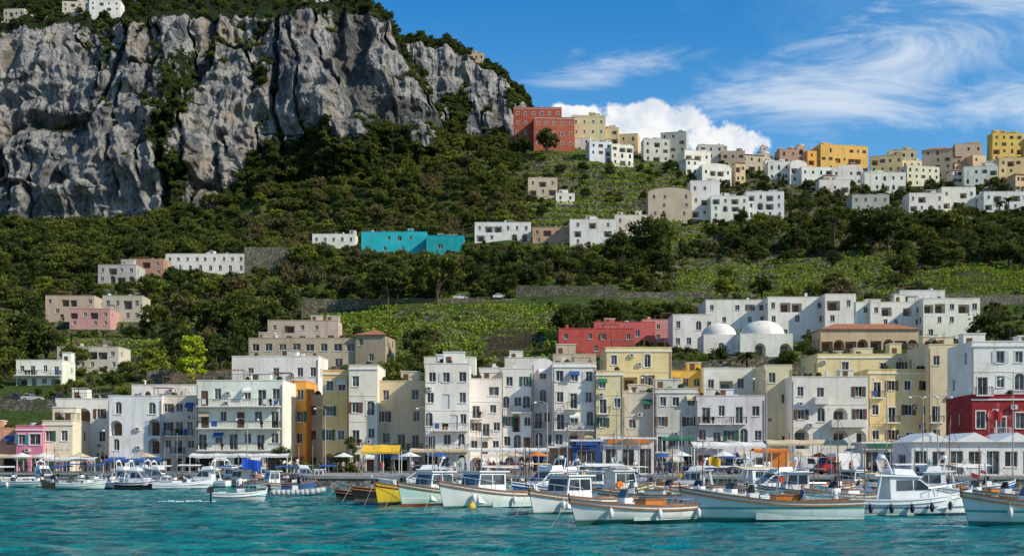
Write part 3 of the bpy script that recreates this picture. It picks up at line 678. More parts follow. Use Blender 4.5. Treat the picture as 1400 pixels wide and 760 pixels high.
# --- ridge town ---
bld('red_grand_hotel', 702, 768, 147, 200, 612, 12, (.42, .10, .06), ['wawaww', 'wwwwww', 'wawawa', 'wwwwww'], 0, lod=1, trim=True, fix=True)
bld('red_grand_hotel_wing', 730, 786, 160, 202, 604, 10, (.46, .13, .08), ['wwwww', 'wawaw', 'wwwww'], 4, lod=1, trim=True, fix=True)
bld('cream_hotel', 782, 828, 158, 200, 612, 10, (.70, .58, .36), ['wwww', 'wwww', 'aaaa'], 0, lod=1, trim=True, fix=True)
tr_ = random.Random(77)
town = [(767, 807, 190, 214, WH, 'flat'), (806, 838, 193, 218, BW, 'flat'), (836, 868, 197, 222, WH, 'flat'), (824, 846, 176, 204, CR, 'flat'), (846, 872, 184, 212, PE, 'flat'), (880, 916, 190, 218, (.68, .64, .58), 'flat'), (903, 938, 182, 216, (.50, .48, .46), 'flat'),
        (936, 975, 205, 228, WH, 'flat'), (955, 990, 198, 224, GR, 'flat'), (986, 1018, 207, 228, (.5, .42, .32), 'flat'), (1012, 1046, 211, 230, (.55, .46, .34), 'hip'),
        (1066, 1092, 204, 230, (.46, .30, .22), 'flat'), (1104, 1150, 206, 232, OR, 'flat'), (1122, 1192, 197, 230, (.76, .46, .14), 'flat'), (1050, 1080, 221, 243, WH, 'flat'), (1080, 1104, 225, 246, WH, 'vault'),
        (1096, 1140, 228, 248, BW, 'flat'), (1138, 1180, 232, 250, WH, 'vault'), (1190, 1232, 214, 246, (.74, .58, .28), 'flat'), (1232, 1262, 219, 246, (.74, .60, .36), 'flat'), (1182, 1238, 236, 258, WH, 'flat'), (1240, 1290, 226, 250, (.72, .66, .52), 'flat'), (1262, 1300, 206, 240, (.5, .40, .30), 'hip'),
        (1290, 1326, 206, 236, (.70, .46, .24), 'flat'), (1306, 1342, 197, 230, (.64, .50, .36), 'flat'), (1318, 1362, 228, 250, WH, 'flat'), (1357, 1400, 182, 226, (.76, .50, .14), 'flat'), (1366, 1440, 216, 246, (.72, .55, .32), 'flat'),
        (1440, 1520, 200, 240, WH, 'flat'), (960, 1003, 229, 248, WH, 'vault'), (1215, 1252, 206, 236, CR, 'flat'), (1330, 1350, 212, 238, PE, 'flat'), (1400, 1450, 190, 230, PE, 'flat')]
for k in range(15):
    a = tr_.uniform(930, 1400); base = np.interp(a, [930, 1050, 1200, 1400], [216, 232, 244, 240]); w_ = tr_.uniform(12, 24); yb_ = base+tr_.choice([tr_.uniform(-8, 4), tr_.uniform(-6, 24)]); town.append((a, a+w_, yb_-tr_.uniform(10, 24), yb_, tr_.choice([WH, (.60, .5, .36), BE, CR, PE, (.52, .36, .26), (.66, .58, .46)]), tr_.choice(['flat', 'flat', 'vault', 'hip', 'hip'])))
for (a, b, t_, bt, c, r) in town:
    w_ = max(2, int((b-a)/10)); fl = [''.join(tr_.choice('wwwwLas.') for _ in range(w_)) for _ in range(max(1, round((bt-t_)/9.5)))]
    bld('town_house', a, b, t_, bt+4, autod((a+b)/2, bt+4) if bt > 215 else 612+tr_.uniform(-10, 6), tr_.uniform(6, 10), c, fl, tr_.uniform(-16, 16), lod=2, roof=r, shut=sh_b, fix=True)
bld('church_tower', 1089, 1102, 200, 236, 618, 5, (.55, .42, .30), ['A', 'w', '.'], 0, lod=2, roof='dome', fix=True)
bld('domed_church', 1034, 1056, 210, 236, 618, 7, (.50, .46, .42), ['w.w', '...'], 0, lod=2, roof='dome', fix=True)
bld('church_cupola', 1040, 1050, 200, 212, 622, 3, (.50, .46, .42), ['a'], 0, lod=2, roof='dome', fix=True)
for (a, b, t_, bt) in ((958, 1002, 226, 246), (1120, 1162, 246, 264), (760, 786, 264, 276)):
    bld('white_cottage', a, b, t_, bt, 500, 8, WH, ['wwLw'[:max(2, int((b-a)/12))]], R.uniform(-6, 6), lod=2)
for (a, b, t_, bt, c) in ((5, 34, 13, 34, (.6, .5, .4)), (28, 62, 20, 40, WH), (2, 26, 30, 44, WH), (85, 122, 2, 16, (.66, .6, .5)), (122, 164, 0, 15, WH), (415, 448, -4, 12, WH), (632, 662, 72, 92, (.55, .42, .28))):
    d_ = 660 if a < 600 else 742
    bld('clifftop_villa', a, b, t_, bt, d_, 9, c, ['wLww', 'w.Lw'], R.uniform(-10, 10), lod=2, fix=True)

def rwall(name, x0, x1, yt, yb, d, col=(.26, .23, .18), th=.6):
    X0 = gx(x0, d); W = (x1-x0)/F*d; z1 = gz(yt, d)
    n = max(1, int(W/4)); o = Obj(name, (0, 0, 0)); sm_ = stone(col, 'retaining_wall_stone')
    for k in range(n):
        a = X0+W*k/n; b = X0+W*(k+1)/n-.002
        zb = min(tz(a, d), tz(b, d), gz(yb, d))-1
        o.box('masonry', sm_, a, b, d, d+th, zb, z1+R.uniform(-.25, .1))
    o.build()
    FOOT.append((X0, X0+W, d-2, d+1.5, x0, x1, yt, yb, d))
rwall('stone_retaining_wall', 412, 705, 408, 428, 345, (.26, .22, .15)); rwall('stone_retaining_wall', 705, 845, 390, 410, 356, (.20, .17, .13)); rwall('stone_retaining_wall', 845, 975, 399, 410, 358)
rwall('stone_retaining_wall', 334, 398, 338, 360, 425); rwall('stone_retaining_wall', 985, 1145, 486, 510, 240, (.30, .25, .19)); rwall('stone_retaining_wall', 820, 1000, 492, 510, 236, (.24, .2, .16))
rwall('stone_retaining_wall', -80, 200, 545, 565, 226, (.22, .2, .17)); rwall('stone_retaining_wall', 200, 330, 505, 525, 255, (.25, .22, .17)); rwall('stone_retaining_wall', 1240, 1420, 468, 480, 262)
rwall('stone_retaining_wall', 1290, 1420, 402, 410, 335)
# slatted chestnut-pole windbreak standing in the vineyard
wb = Obj('slatted_windbreak'); wbm = simple('weathered_chestnut', (.085, .065, .048), .9, var=.5, scale=2)
for st_, (pa, pb, dd_) in enumerate(((664, 722, 276), (668, 726, 284), (674, 727, 292))):
    x = gx(pa, dd_)
    while x < gx(pb, dd_):
        z = tz(x, dd_); wb.box('slats', wbm, x, x+.13, dd_, dd_+.05, z-.3, z+2.9+R.uniform(-.2, .25)); x += .21
    for h_ in (.8, 2.2): wb.box('rails', doorm, gx(pa, dd_), gx(pb, dd_), dd_+.055, dd_+.13, tz(gx(695, dd_), dd_)+h_, tz(gx(695, dd_), dd_)+h_+.1)
    FOOT.append((gx(pa, dd_), gx(pb, dd_), dd_-1.5, dd_+1, pa, pb, 440, 478, dd_))
wb.build()

# ------------------------------------------------------------------ cliffs
def rock_mat():
    m, t, b = new_mat('limestone_cliff')
    g = t.node('ShaderNodeNewGeometry'); pos = g.outputs['Position']
    at = t.node('ShaderNodeAttribute', attribute_name='veg').outputs['Fac']
    cr = t.node('ShaderNodeAttribute', attribute_name='crevice').outputs['Fac']
    st1 = t.noise(t.mapping(pos, (1, 1, .25)), .13, 9, .68, .8)
    st2 = t.noise(t.mapping(pos, (1, 1, .35)), .6, 9, .75)
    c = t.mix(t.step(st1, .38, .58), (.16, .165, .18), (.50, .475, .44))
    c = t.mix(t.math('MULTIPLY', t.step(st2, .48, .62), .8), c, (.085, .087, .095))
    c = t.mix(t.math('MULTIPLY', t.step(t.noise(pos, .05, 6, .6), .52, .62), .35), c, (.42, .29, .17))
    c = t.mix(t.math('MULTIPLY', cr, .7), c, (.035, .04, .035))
    gr = t.mix(t.step(t.noise(pos, .8, 6, .7), .4, .65), (.012, .022, .009), (.045, .065, .018))
    va = t.math('ADD', at, t.math('MULTIPLY', t.math('SUBTRACT', t.noise(pos, .3, 8, .8), .5), 2.0))
    c = t.mix(t.step(va, .48, .57), c, gr)
    t.put(b.inputs['Base Color'], c); b.inputs['Roughness'].default_value = .95; b.inputs['Specular IOR Level'].default_value = .08
    h = t.math('ADD', t.noise(t.mapping(pos, (1, 1, .45)), .4, 9, .78), t.math('MULTIPLY', st2, .6))
    t.put(b.inputs['Normal'], t.bump(h, 1.0, 3.0))
    return m
rockm = rock_mat()
bushes_on = []
def cliff(name, P, base_py, base_d, top_py, top_d, plat_py, plat_d, npx, nv, amp, vegfun, seed):
    p = np.linspace(P[0], P[-1], npx); I = lambda a: np.interp(p, P, a)
    bd, td, pd = I(base_d), I(top_d), I(plat_d)
    jag = (fbm(p/13., seed, 0, 5)-.5)*30*(1-sstep(p, P[-1]-15, P[-1]))
    zb = gz(I(base_py), bd); zt = gz(I(top_py)+jag, td); zp = gz(I(plat_py)+jag*.5, pd)
    v = np.linspace(0, 1, nv)[None, :]
    npl = 30; w = np.linspace(0, 1, npl+1)[1:][None, :]
    D1 = bd[:, None]+(td-bd)[:, None]*(.35*v+.65*v**2); Z1 = zb[:, None]+(zt-zb)[:, None]*v
    D2 = td[:, None]+(pd-td)[:, None]*w; Z2 = zt[:, None]+(zp-zt)[:, None]*w**.8
    D = np.hstack([D1, D2]); Zc = np.hstack([Z1, Z2]); Xc = (p[:, None]-700)/F*D
    V = np.hstack([v+0*D1, 1+w+0*D2])
    env = np.clip(sstep(V, -.1, .25)*(1-.75*sstep(V, .97, 1.15)), 0, 1)
    wx = Xc+10*(fbm(Xc/22, Zc/22, seed+5, 3)-.5)+Zc*.12
    r1 = ridged(wx/46+seed, Zc/120, seed+0*Xc, 2); r2 = ridged(wx/15+seed, Zc/42, 4.2+0*Xc, 3); r3 = ridged(wx/6.5, Zc/12, 7.7+0*Xc, 3)
    led = fbm(Xc/30, Zc/9, 1.7, 4); blk = fbm(Xc/9, Zc/9, 12.7, 4)
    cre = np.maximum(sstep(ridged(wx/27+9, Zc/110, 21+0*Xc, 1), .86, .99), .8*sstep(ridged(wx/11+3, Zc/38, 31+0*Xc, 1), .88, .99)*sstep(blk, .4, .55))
    disp = amp*(1.5*(r1-.5)+.8*(r2-.5)+.45*(r3-.5)+.9*(led-.5)+.7*(blk-.5)-.55*cre)*env
    Yc = D-disp
    Xc = Xc+amp*.3*(fbm(Xc/9, Zc/9, 3.1, 3)-.5)*env
    Zc2 = Zc+amp*.3*(fbm(Xc/8, Yc/8, Zc/8, 3)-.5)*env
    gy = np.gradient(Yc, axis=1); gzz = np.gradient(Zc2, axis=1)+1e-6
    flat = sstep(gy/np.abs(gzz), .75, 1.9)
    vn = fbm(Xc/24, Zc/32, seed+2.2, 5, .6)
    veg = np.clip(flat*.6+(vn-.515)*3.8+cre*.3+vegfun(p[:, None]+0*V, V), 0, 1)
    veg = np.where(V > 1.02, 1.0, veg)
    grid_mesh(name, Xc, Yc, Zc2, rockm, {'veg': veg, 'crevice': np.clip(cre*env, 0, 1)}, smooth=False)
    m = (veg > .68); ii = np.argwhere(m)
    sel = ii[NR.choice(len(ii), min(len(ii), int(len(ii)*.042)), replace=False)]
    for (a, b) in sel: bushes_on.append((Xc[a, b], Yc[a, b], Zc2[a, b], V[a, b]))
def veg1(p, v):
    t = .75*sstep(-v, -.24, -.08)
    t = t+.75*np.exp(-((p-238)/24)**2)*sstep(v, .1, .3)+.5*np.exp(-((p-360)/16)**2)+.3*np.exp(-((p-150)/14)**2)*sstep(v, .5, .7)
    t = t+.9*sstep(p, 290, 350)*sstep(-v, -.42, -.26)*sstep(-p, -580, -540)+.2*sstep(v, .85, .97)
    t = t-.45*np.exp(-((p-410)/24)**2)*sstep(v, .42, .52)-.35*np.exp(-((p-530)/45)**2)*sstep(v, .35, .45)-.25*np.exp(-((p-80)/60)**2)-.3*np.exp(-((p-305)/28)**2)*sstep(v, .35, .45)
    return t
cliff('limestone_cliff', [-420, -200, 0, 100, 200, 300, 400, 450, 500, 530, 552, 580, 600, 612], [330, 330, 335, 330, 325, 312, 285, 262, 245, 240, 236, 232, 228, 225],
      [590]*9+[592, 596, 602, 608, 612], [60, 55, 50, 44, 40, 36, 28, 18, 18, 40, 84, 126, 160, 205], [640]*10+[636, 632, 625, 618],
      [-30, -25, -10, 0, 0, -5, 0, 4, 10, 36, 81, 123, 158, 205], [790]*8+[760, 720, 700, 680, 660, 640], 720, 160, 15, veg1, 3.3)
def veg2(p, v): return .1+.5*sstep(-v, -.45, -.2)+.9*np.exp(-((p-628)/16)**2)*sstep(-v, -.75, -.5)+.5*sstep(p, 690, 705)
cliff('limestone_crag', [535, 556, 600, 640, 665, 690, 718, 735], [235, 230, 225, 220, 215, 212, 208, 205], [700]*8, [78, 62, 68, 82, 92, 112, 138, 190], [728]*8,
      [76, 60, 66, 80, 90, 110, 137, 192], [780]*8, 220, 110, 9, veg2, 9.1)

# ------------------------------------------------------------------ vegetation scatter
forest = empty('hillside_forest'); scrub = empty('hillside_scrub'); cliffveg = empty('cliff_vegetation')
for (x, y, z, v) in bushes_on:
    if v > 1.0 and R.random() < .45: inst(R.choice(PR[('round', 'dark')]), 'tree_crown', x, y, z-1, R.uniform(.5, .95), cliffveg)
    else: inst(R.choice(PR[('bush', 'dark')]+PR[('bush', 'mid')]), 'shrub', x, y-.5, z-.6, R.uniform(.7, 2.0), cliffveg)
FA = np.array([f for f in FOOT])
def blocked(x, y, top, rad):
    px = 700+F*x/y; pt = HY-(top-EYE)*F/y; rp = rad*F/y
    a, b, c, e, p0, p1, yt, yb, d = FA.T
    if ((a-rad*.5 < x) & (x < b+rad*.5) & (c-rad*.6 < y) & (y < e+rad*.4)).any(): return True
    if px > 920 and y > 480 and rad < 2.9: return False
    return bool(((y < d) & (d-y < 120) & (p0-rp*.6 < px) & (px < p1+rp*.6) & (pt < yb-(yb-yt)*.25) & (pt > yt-60)).any())
def candidates(y0, y1, sp, jit, pa, pb):
    P = []; y = y0
    while y < y1:
        x = gx(pa, y)
        while x < gx(pb, y): P.append((x+R.uniform(-jit, jit), y+R.uniform(-jit, jit))); x += sp
        y += sp
    P = np.array(P); return P[:, 0], P[:, 1], terr(P[:, 0], P[:, 1]), 700+F*P[:, 0]/P[:, 1], fbm(P[:, 0]/30, P[:, 1]/30, 6.1, 3)
def invine(px, d): return any(a < px < b and c < d < e for (a, b, c, e) in VINE)
cnt = 0
for xx, yy, z, px, nz in zip(*candidates(222., 640, 6.2, 2.9, -180, 1580)):
    upper = 715 < px < 975 and yy > 435
    if invine(px, yy):
        if R.random() > ((.5 if nz > .52 else .14) if upper else .06): continue
    fz = px < 735 and yy > 405
    dens = 1.0 if (fz or upper) else (.6 if yy < 262 else .95 if nz > .42 else .5)
    if R.random() > dens: continue
    s = R.choice([R.uniform(.5, .85), R.uniform(.8, 1.25)]) if fz else (R.uniform(.35, .75) if yy < 262 else R.uniform(.45, 1.15))
    if px > 920 and yy > 480: s = R.uniform(.35, .8)
    if upper: s = R.uniform(.3, .75)
    if blocked(xx, yy, z+s*7.5, s*3.6):
        s *= .45
        if blocked(xx, yy, z+s*7.5, s*3.6): continue
    if fz: lm = R.choice(['dark', 'mid', 'mid', 'olive', 'olive'] if nz < .5 else ['mid', 'mid', 'light', 'olive', 'dark'])
    else: lm = R.choice(['dark', 'mid', 'mid', 'olive', 'light', 'dark'] if nz < .52 else ['dark', 'dark', 'dark', 'mid'])
    if fz and px < 330: lm = R.choice(['dark', 'dark', 'mid'])
    k = 'round'; r = R.random()
    if not fz and r < .06: k = 'cypress'; lm = 'dark'
    elif not fz and r < .14: k = 'tall'; lm = R.choice(['mid', 'dark'])
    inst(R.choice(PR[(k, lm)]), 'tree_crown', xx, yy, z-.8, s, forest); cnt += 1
for xx, yy, z, px, nz in zip(*candidates(215., 600, 4.3, 2.0, -120, 1520)):
    if invine(px, yy) and R.random() > (.3 if yy > 435 else .10): continue
    if (px < 735 and yy > 405) or R.random() > .62: continue
    s = R.uniform(.5, 1.25)
    if blocked(xx, yy, z+s*1.6, s*1.2): continue
    inst(R.choice(PR[('bush', R.choice(['dark', 'mid', 'mid', 'olive', 'light', 'light']))]), 'shrub', xx, yy, z-.2, s, scrub); cnt += 1
print('scattered', cnt, 'cliff', len(bushes_on))
rngv = np.random.RandomState(3)
for (a, b, c, e) in VINE:
    Cs = []; stp = 3.3 if c < 430 else 4.4
    yv = c+1.
    while yv < e:
        x0, x1 = gx(a, yv), gx(b, yv); n = int((x1-x0)*(14 if c < 430 else 12))
        xv = rngv.uniform(x0, x1, n); yy = yv+rngv.normal(0, .22 if c < 430 else .5, n)+1.2*np.sin(xv/17.)
        keep = fbm(xv/5, yy/5, 1.1, 2) > .36; xv = xv[keep]; yy = yy[keep]
        zz = terr(xv, yy)+rngv.uniform(.2, 1.7, len(xv)); Cs.append(np.stack([xv, yy, zz], 1)); yv += stp*rngv.uniform(.85, 1.15)
    C = np.concatenate(Cs)
    ok = np.ones(len(C), bool)
    for (fa, fb, fc, fe, *_r) in FOOT: ok &= ~((C[:, 0] > fa+1) & (C[:, 0] < fb-1) & (C[:, 1] > fc+1) & (C[:, 1] < fe-1))
    C = C[ok]
    V, Fc, T = leaf_quads(C, .33 if c < 430 else .42, np.clip(.25+.75*rngv.rand(len(C)), 0, 1), rngv, .6)
    me = bpy.data.meshes.new('vineyard_rows'); me.from_pydata(V.tolist(), [], Fc.tolist()); me.materials.append(LM['vine'])
    at = me.attributes.new('tint', 'FLOAT', 'FACE'); at.data.foreach_set('value', T.tolist()); me.update()
    o = bpy.data.objects.new('vineyard_rows', me); COL.objects.link(o)
for (n, k, l, px, yb, d, h) in (
    ('lime_tree', 'tall', 'lime', 265, 505, 250, 76), ('oak_tree', 'round', 'dark', 292, 432, 322, 46), ('oak_tree', 'round', 'dark', 335, 436, 325, 62), ('oak_tree', 'round', 'dark', 385, 436, 326, 60), ('oak_tree', 'round', 'mid', 362, 436, 320, 56),
    ('holm_oak', 'round', 'dark', 530, 445, 339, 60), ('holm_oak', 'round', 'mid', 598, 448, 340, 72), ('cypress_tree', 'cypress', 'dark', 660, 398, 372, 62), ('cypress_tree', 'cypress', 'dark', 676, 398, 376, 56),
    ('umbrella_pine', 'pine', 'dark', 626, 75, 735, 26), ('umbrella_pine', 'pine', 'dark', 596, 76, 738, 18), ('umbrella_pine', 'pine', 'dark', 580, 70, 738, 17), ('pine_tree', 'round', 'dark', 748, 212, 590, 40), ('pine_tree', 'round', 'dark', 715, 210, 592, 30),
    ('holm_oak', 'round', 'dark', 38, 470, 290, 78), ('holm_oak', 'round', 'mid', 10, 470, 285, 60), ('holm_oak', 'round', 'mid', 100, 470, 280, 44), ('cypress_tree', 'tall', 'dark', 322, 490, 258, 60),
    ('holm_oak', 'round', 'dark', 1350, 470, 252, 56), ('holm_oak', 'round', 'dark', 1380, 476, 250, 50), ('holm_oak', 'round', 'dark', 982, 492, 238, 42), ('holm_oak', 'round', 'mid', 1078, 490, 238, 38), ('holm_oak', 'round', 'mid', 944, 498, 238, 36),
    ('quay_tree', 'tall', 'mid', 478, 644, 178, 48), ('quay_tree', 'round', 'dark', 386, 644, 180, 34), ('quay_tree', 'round', 'mid', 466, 644, 180, 30),
    ('pine_tree', 'round', 'mid', 1300, 330, 440, 46), ('pine_tree', 'round', 'dark', 1190, 345, 420, 66), ('pine_tree', 'round', 'dark', 1215, 350, 415, 56), ('pine_tree', 'round', 'mid', 905, 350, 420, 62), ('pine_tree', 'round', 'dark', 880, 365, 405, 60),
    ('pine_tree', 'pine', 'mid', 1140, 330, 440, 54), ('pine_tree', 'round', 'dark', 848, 378, 395, 56), ('pine_tree', 'round', 'dark', 700, 390, 385, 48), ('pine_tree', 'round', 'dark', 760, 385, 388, 42)):
    tree(n, k, l, px, yb, d, h)
def palm(px, d, h):
    x = gx(px, d); o = Obj('palm_tree', (x, d, tz(x, d) if d > 206 else 1.4))
    o.cyl('trunk', bark, (0, 0, -.5), (.2, 0, h), .3, .2, 7)
    for k in range(26):
        a = k*2.4; up = R.uniform(.1, 1.2); p = Vector((.2, 0, h)); dv = Vector((math.cos(a), math.sin(a), up)); sd = Vector((-math.sin(a), math.cos(a), 0))
        L = .42
        for q in range(7):
            w = .38*math.sin(math.pi*(q+1)/9.); n = p+dv.normalized()*L
            w2 = .38*math.sin(math.pi*(q+2)/9.)
            o.poly('fronds', LM['mid'], [tuple(p-sd*w-Vector((0, 0, w*.5))), tuple(p), tuple(n), tuple(n-sd*w2-Vector((0, 0, w2*.5)))])
            o.poly('fronds', LM['mid'], [tuple(p+sd*w-Vector((0, 0, w*.5))), tuple(p), tuple(n), tuple(n+sd*w2-Vector((0, 0, w2*.5)))])
            p = n; dv.z -= .28
    o.build()
palm(1366, 485, 8); palm(1378, 490, 6.5); palm(1290, 465, 6); palm(300, 262, 6); palm(1020, 236, 4.5)

# ------------------------------------------------------------------ boats
def hullmat(name, top, low, line=None, zl=.12, zt=None):
    key = ('h', name)
    if key in MC: return MC[key]
    m, t, b = new_mat(name)
    oc = t.node('ShaderNodeTexCoord').outputs['Object']
    sp = t.node('ShaderNodeSeparateXYZ'); t.put(sp.inputs[0], oc)
    n = t.noise(t.mapping(oc, (1, 1, .5)), 1.5, 6, .65)
    c = t.mix(t.step(n, .45, .75), top, (top[0]*.78, top[1]*.78, top[2]*.74))
    c = t.mix(t.math('MULTIPLY', t.step(t.math('ADD', sp.outputs[2], t.math('MULTIPLY', n, .3)), .50, .22), .5), c, (.26, .28, .18))
    if line: c = t.mix(t.math('MULTIPLY', t.step(sp.outputs[2], zt-.01, zt), t.step(sp.outputs[2], zt+.12, zt+.11)), c, line)
    c = t.mix(t.step(sp.outputs[2], zl+.01, zl), c, low)
    t.put(b.inputs['Base Color'], c); b.inputs['Roughness'].default_value = .3
    MC[key] = m; return m
H_AQUA = hullmat('hull_white_aqua', (.62, .72, .68), (.04, .20, .18), (.10, .34, .32), .20, .62)
H_WHITE = hullmat('hull_white_green_boot', (.76, .77, .73), (.05, .16, .12), None, .19)
H_PALE = hullmat('hull_pale_green', (.50, .68, .60), (.30, .07, .04), (.75, .75, .7), .18, .5)
H_YEL = hullmat('hull_yellow', (.66, .50, .04), (.05, .05, .05), None, .16)
H_BLK = hullmat('hull_black', (.02, .02, .022), (.2, .03, .02), None, .14)
H_BLUE = hullmat('hull_blue', (.04, .14, .36), (.5, .5, .5), None, .1)
H_CRU = hullmat('hull_cruiser', (.76, .78, .79), (.03, .06, .12), (.15, .22, .3), .2, .45)
H_WOOD = hullmat('hull_wood', (.28, .12, .05), (.6, .6, .58), None, .1)
teak = simple('varnished_teak', (.32, .13, .045), .4, spec=.5, var=.4, scale=5); deckm = simple('deck_paint', (.55, .56, .50), .6); inner = simple('cockpit_paint', (.45, .55, .52), .6)
sole = simple('bleached_sole_boards', (.36, .27, .18), .7, var=.4, scale=4)
gel = simple('gelcoat_white', (.78, .79, .79), .3, spec=.5, var=.08); chrome = simple('stainless_steel', (.6, .6, .62), .25, 1.0); fend = simple('fender_white', (.72, .72, .72), .4); fendn = simple('fender_navy', (.02, .03, .07), .4)
rubber = simple('black_rubber', (.03, .03, .032), .6); rope = simple('rope', (.45, .40, .30), .9); varn = simple('orange_varnish', (.62, .20, .04), .35, spec=.5, var=.3, scale=4)
def boat(name, px, d, L, B, hd, hm, kind='gozzo', fb=.75, rise=.55, cap=teak, mast=0, bim=None, motor=False, flag=None, fenders=0, fc=None, line=True):
    o = Obj(name, (gx(px, d), d, 0), math.radians(hd)); n = 22; K = [(0, -.45), (.42, -.34), (.78, -.05), (.90, .22), (.97, .62), (1.0, 1.0)]
    def hw(t): return B/2*(1-max(0, (t-.42)/.58)**2.3)*(.80+.20*math.sin(math.pi/2*min(t/.45, 1)))
    def sh(t): return fb+rise*max(0, (t-.25)/.75)**2+.10*(1-t)**2
    def X(t, z): return -L/2+L*.94*t+L*.07*t**3*(z+.45)/(sh(t)+.45)
    rows = []
    for i in range(n+1):
        t = i/n; w = max(hw(t), .03); z1 = sh(t); row = []
        for (f, zz) in K:
            z = zz if zz < 0 else zz*z1
            if f == .78: z = -.05+.12*t
            ff = f**(1+1.1*max(0, t-.4)/.6) if 0 < f < 1 else f
            row.append((X(t, z), w*ff, z))
        rows.append(row)
    v, f, _ = o.P('hull', hm)
    for sg in (1, -1):
        b0 = len(v)
        for row in rows: v.extend([(p[0], p[1]*sg, p[2]) for p in row])
        k = len(K)
        for i in range(n):
            for j in range(k-1): f.append((b0+i*k+j, b0+(i+1)*k+j, b0+(i+1)*k+j+1, b0+i*k+j+1))
    o.poly('transom', hm, [(rows[0][j][0], rows[0][j][1], rows[0][j][2]) for j in range(len(K))]+[(rows[0][j][0], -rows[0][j][1], rows[0][j][2]) for j in range(len(K)-1, 0, -1)])
    def strip(part, m, off0, off1, dz0, dz1):
        for sg in (1, -1):
            for i in range(n):
                A = []
                for t in (i/n, (i+1)/n):
                    w = max(hw(t), .03); z = sh(t); x = X(t, z)
                    A.append([(x, sg*max(w+off0, .0), z+dz0), (x, sg*max(w+off1, 0), z+dz0), (x, sg*max(w+off1, 0), z+dz1), (x, sg*max(w+off0, 0), z+dz1)])
                for q in range(4): o.poly(part, m, [A[0][q], A[1][q], A[1][(q+1) % 4], A[0][(q+1) % 4]])
    strip('gunwale', cap, .05, -.14, -.015, .06)
    strip('rubbing_strake', cap, .045, .002, -.22, -.14)
    td = .60 if kind in ('gozzo', 'cabin') else .5; fl = .12
    for i in range(n):
        t0, t1 = i/n, (i+1)/n
        w0, w1 = max(hw(t0)-.13, .0), max(hw(t1)-.13, .0)
        if t0 >= td-1e-6:
            z0, z1 = sh(t0)-.06, sh(t1)-.06
            o.poly('foredeck', deckm if kind != 'cruiser' else gel, [(X(t0, z0), -w0, z0), (X(t1, z1), -w1, z1), (X(t1, z1), 0, z1+.07), (X(t0, z0), 0, z0+.07)])
            o.poly('foredeck', deckm if kind != 'cruiser' else gel, [(X(t0, z0), w0, z0), (X(t1, z1), w1, z1), (X(t1, z1), 0, z1+.07), (X(t0, z0), 0, z0+.07)])
        else:
            o.poly('cockpit_sole', sole, [(X(t0, fl), -w0, fl), (X(t1, fl), -w1, fl), (X(t1, fl), w1, fl), (X(t0, fl), w0, fl)])
            for sg in (1, -1): o.poly('cockpit_sides', inner, [(X(t0, sh(t0)), sg*w0, sh(t0)), (X(t1, sh(t1)), sg*w1, sh(t1)), (X(t1, sh(t1)), sg*w1, fl), (X(t0, sh(t0)), sg*w0, fl)])
    tb = math.ceil(td*n-1e-6)/n; wB = hw(tb)-.13; zB = sh(tb)
    o.poly('bulkhead', gel, [(X(tb, zB), -wB, fl), (X(tb, zB), wB, fl), (X(tb, zB), wB, zB-.05), (X(tb, zB), 0, zB+.02), (X(tb, zB), -wB, zB-.05)])
    tp = X(1, sh(1)); o.cyl('stem_post', cap, (tp-.06, 0, sh(1)-.2), (tp+.02, 0, sh(1)+.28), .06, .045, 6)
    for sg in (1, -1):
        o.cyl('cleats', chrome, (X(.85, 0)+.1, sg*(hw(.85)-.1), sh(.85)), (X(.85, 0)+.1, sg*(hw(.85)-.1), sh(.85)+.2), .03, .03, 6)
        o.cyl('cleats', chrome, (X(.04, 0), sg*(hw(.04)-.1), sh(.04)), (X(.04, 0), sg*(hw(.04)-.1), sh(.04)+.2), .03, .03, 6)
    if line: o.cyl('mooring_line', rope, (tp, 0, sh(1)), (tp+1.1, 0, -.2), .014, .014, 5)
    for q in range(3):
        x = R.uniform(-L*.4, -L*.2); y = R.uniform(-B*.22, B*.22); o.box('deck_crates', R.choice([canv_o, canv_b, fend]) if q == 0 and 'deck_crates' not in o.parts else o.parts.get('deck_crates', (0, 0, fend))[2], x, x+.5, y, y+.35, fl, fl+.35+q*.12)
    for q in range(2):
        x = L*R.uniform(.28, .36)
        for rr in (.16, .22, .28):
            for a in range(10): o.cyl('coiled_rope', rope, (x+rr*math.cos(a*.628), rr*math.sin(a*.628), sh(.82)+.05+q*.04), (x+rr*math.cos(a*.628+.628), rr*math.sin(a*.628+.628), sh(.82)+.05+q*.04), .025, .025, 4, False)
    if kind == 'gozzo':
        em = varn if (d < 63) else R.choice([varn, gel, inner, gel])
        o.box('engine_box', em, -L*.18, -L*.02, -.5, .5, fl, fb+.35); o.box('engine_box_lid', teak, -L*.185, -L*.015, -.53, .53, fb+.352, fb+.42)
        for tt in (.08, .2, .5):
            x = X(tt, fb); w = hw(tt)-.14; o.box('thwarts', teak, x-.14, x+.14, -w, w, fb-.28, fb-.23)
        xc = L*.10
        o.box('helm_console', gel, xc-.25, xc+.2, -.35, .35, fl, fb+.5); o.prism('windscreen', glass(), [(xc-.05, fb+.5), (xc+.2, fb+.5), (xc+.02, fb+.9), (xc-.02, fb+.9)], .36, .32, fb+.5, fb+.9)
        o.cyl('steering_wheel', rubber, (xc-.3, 0, fb+.35), (xc-.34, 0, fb+.37), .2, .2, 12)
        o.prism('deck_hatch', em, [(L*.2, fb+.05), (L*.32, fb+.1), (L*.32, fb+.3), (L*.2, fb+.26)], .3, .26, fb, fb+.3)
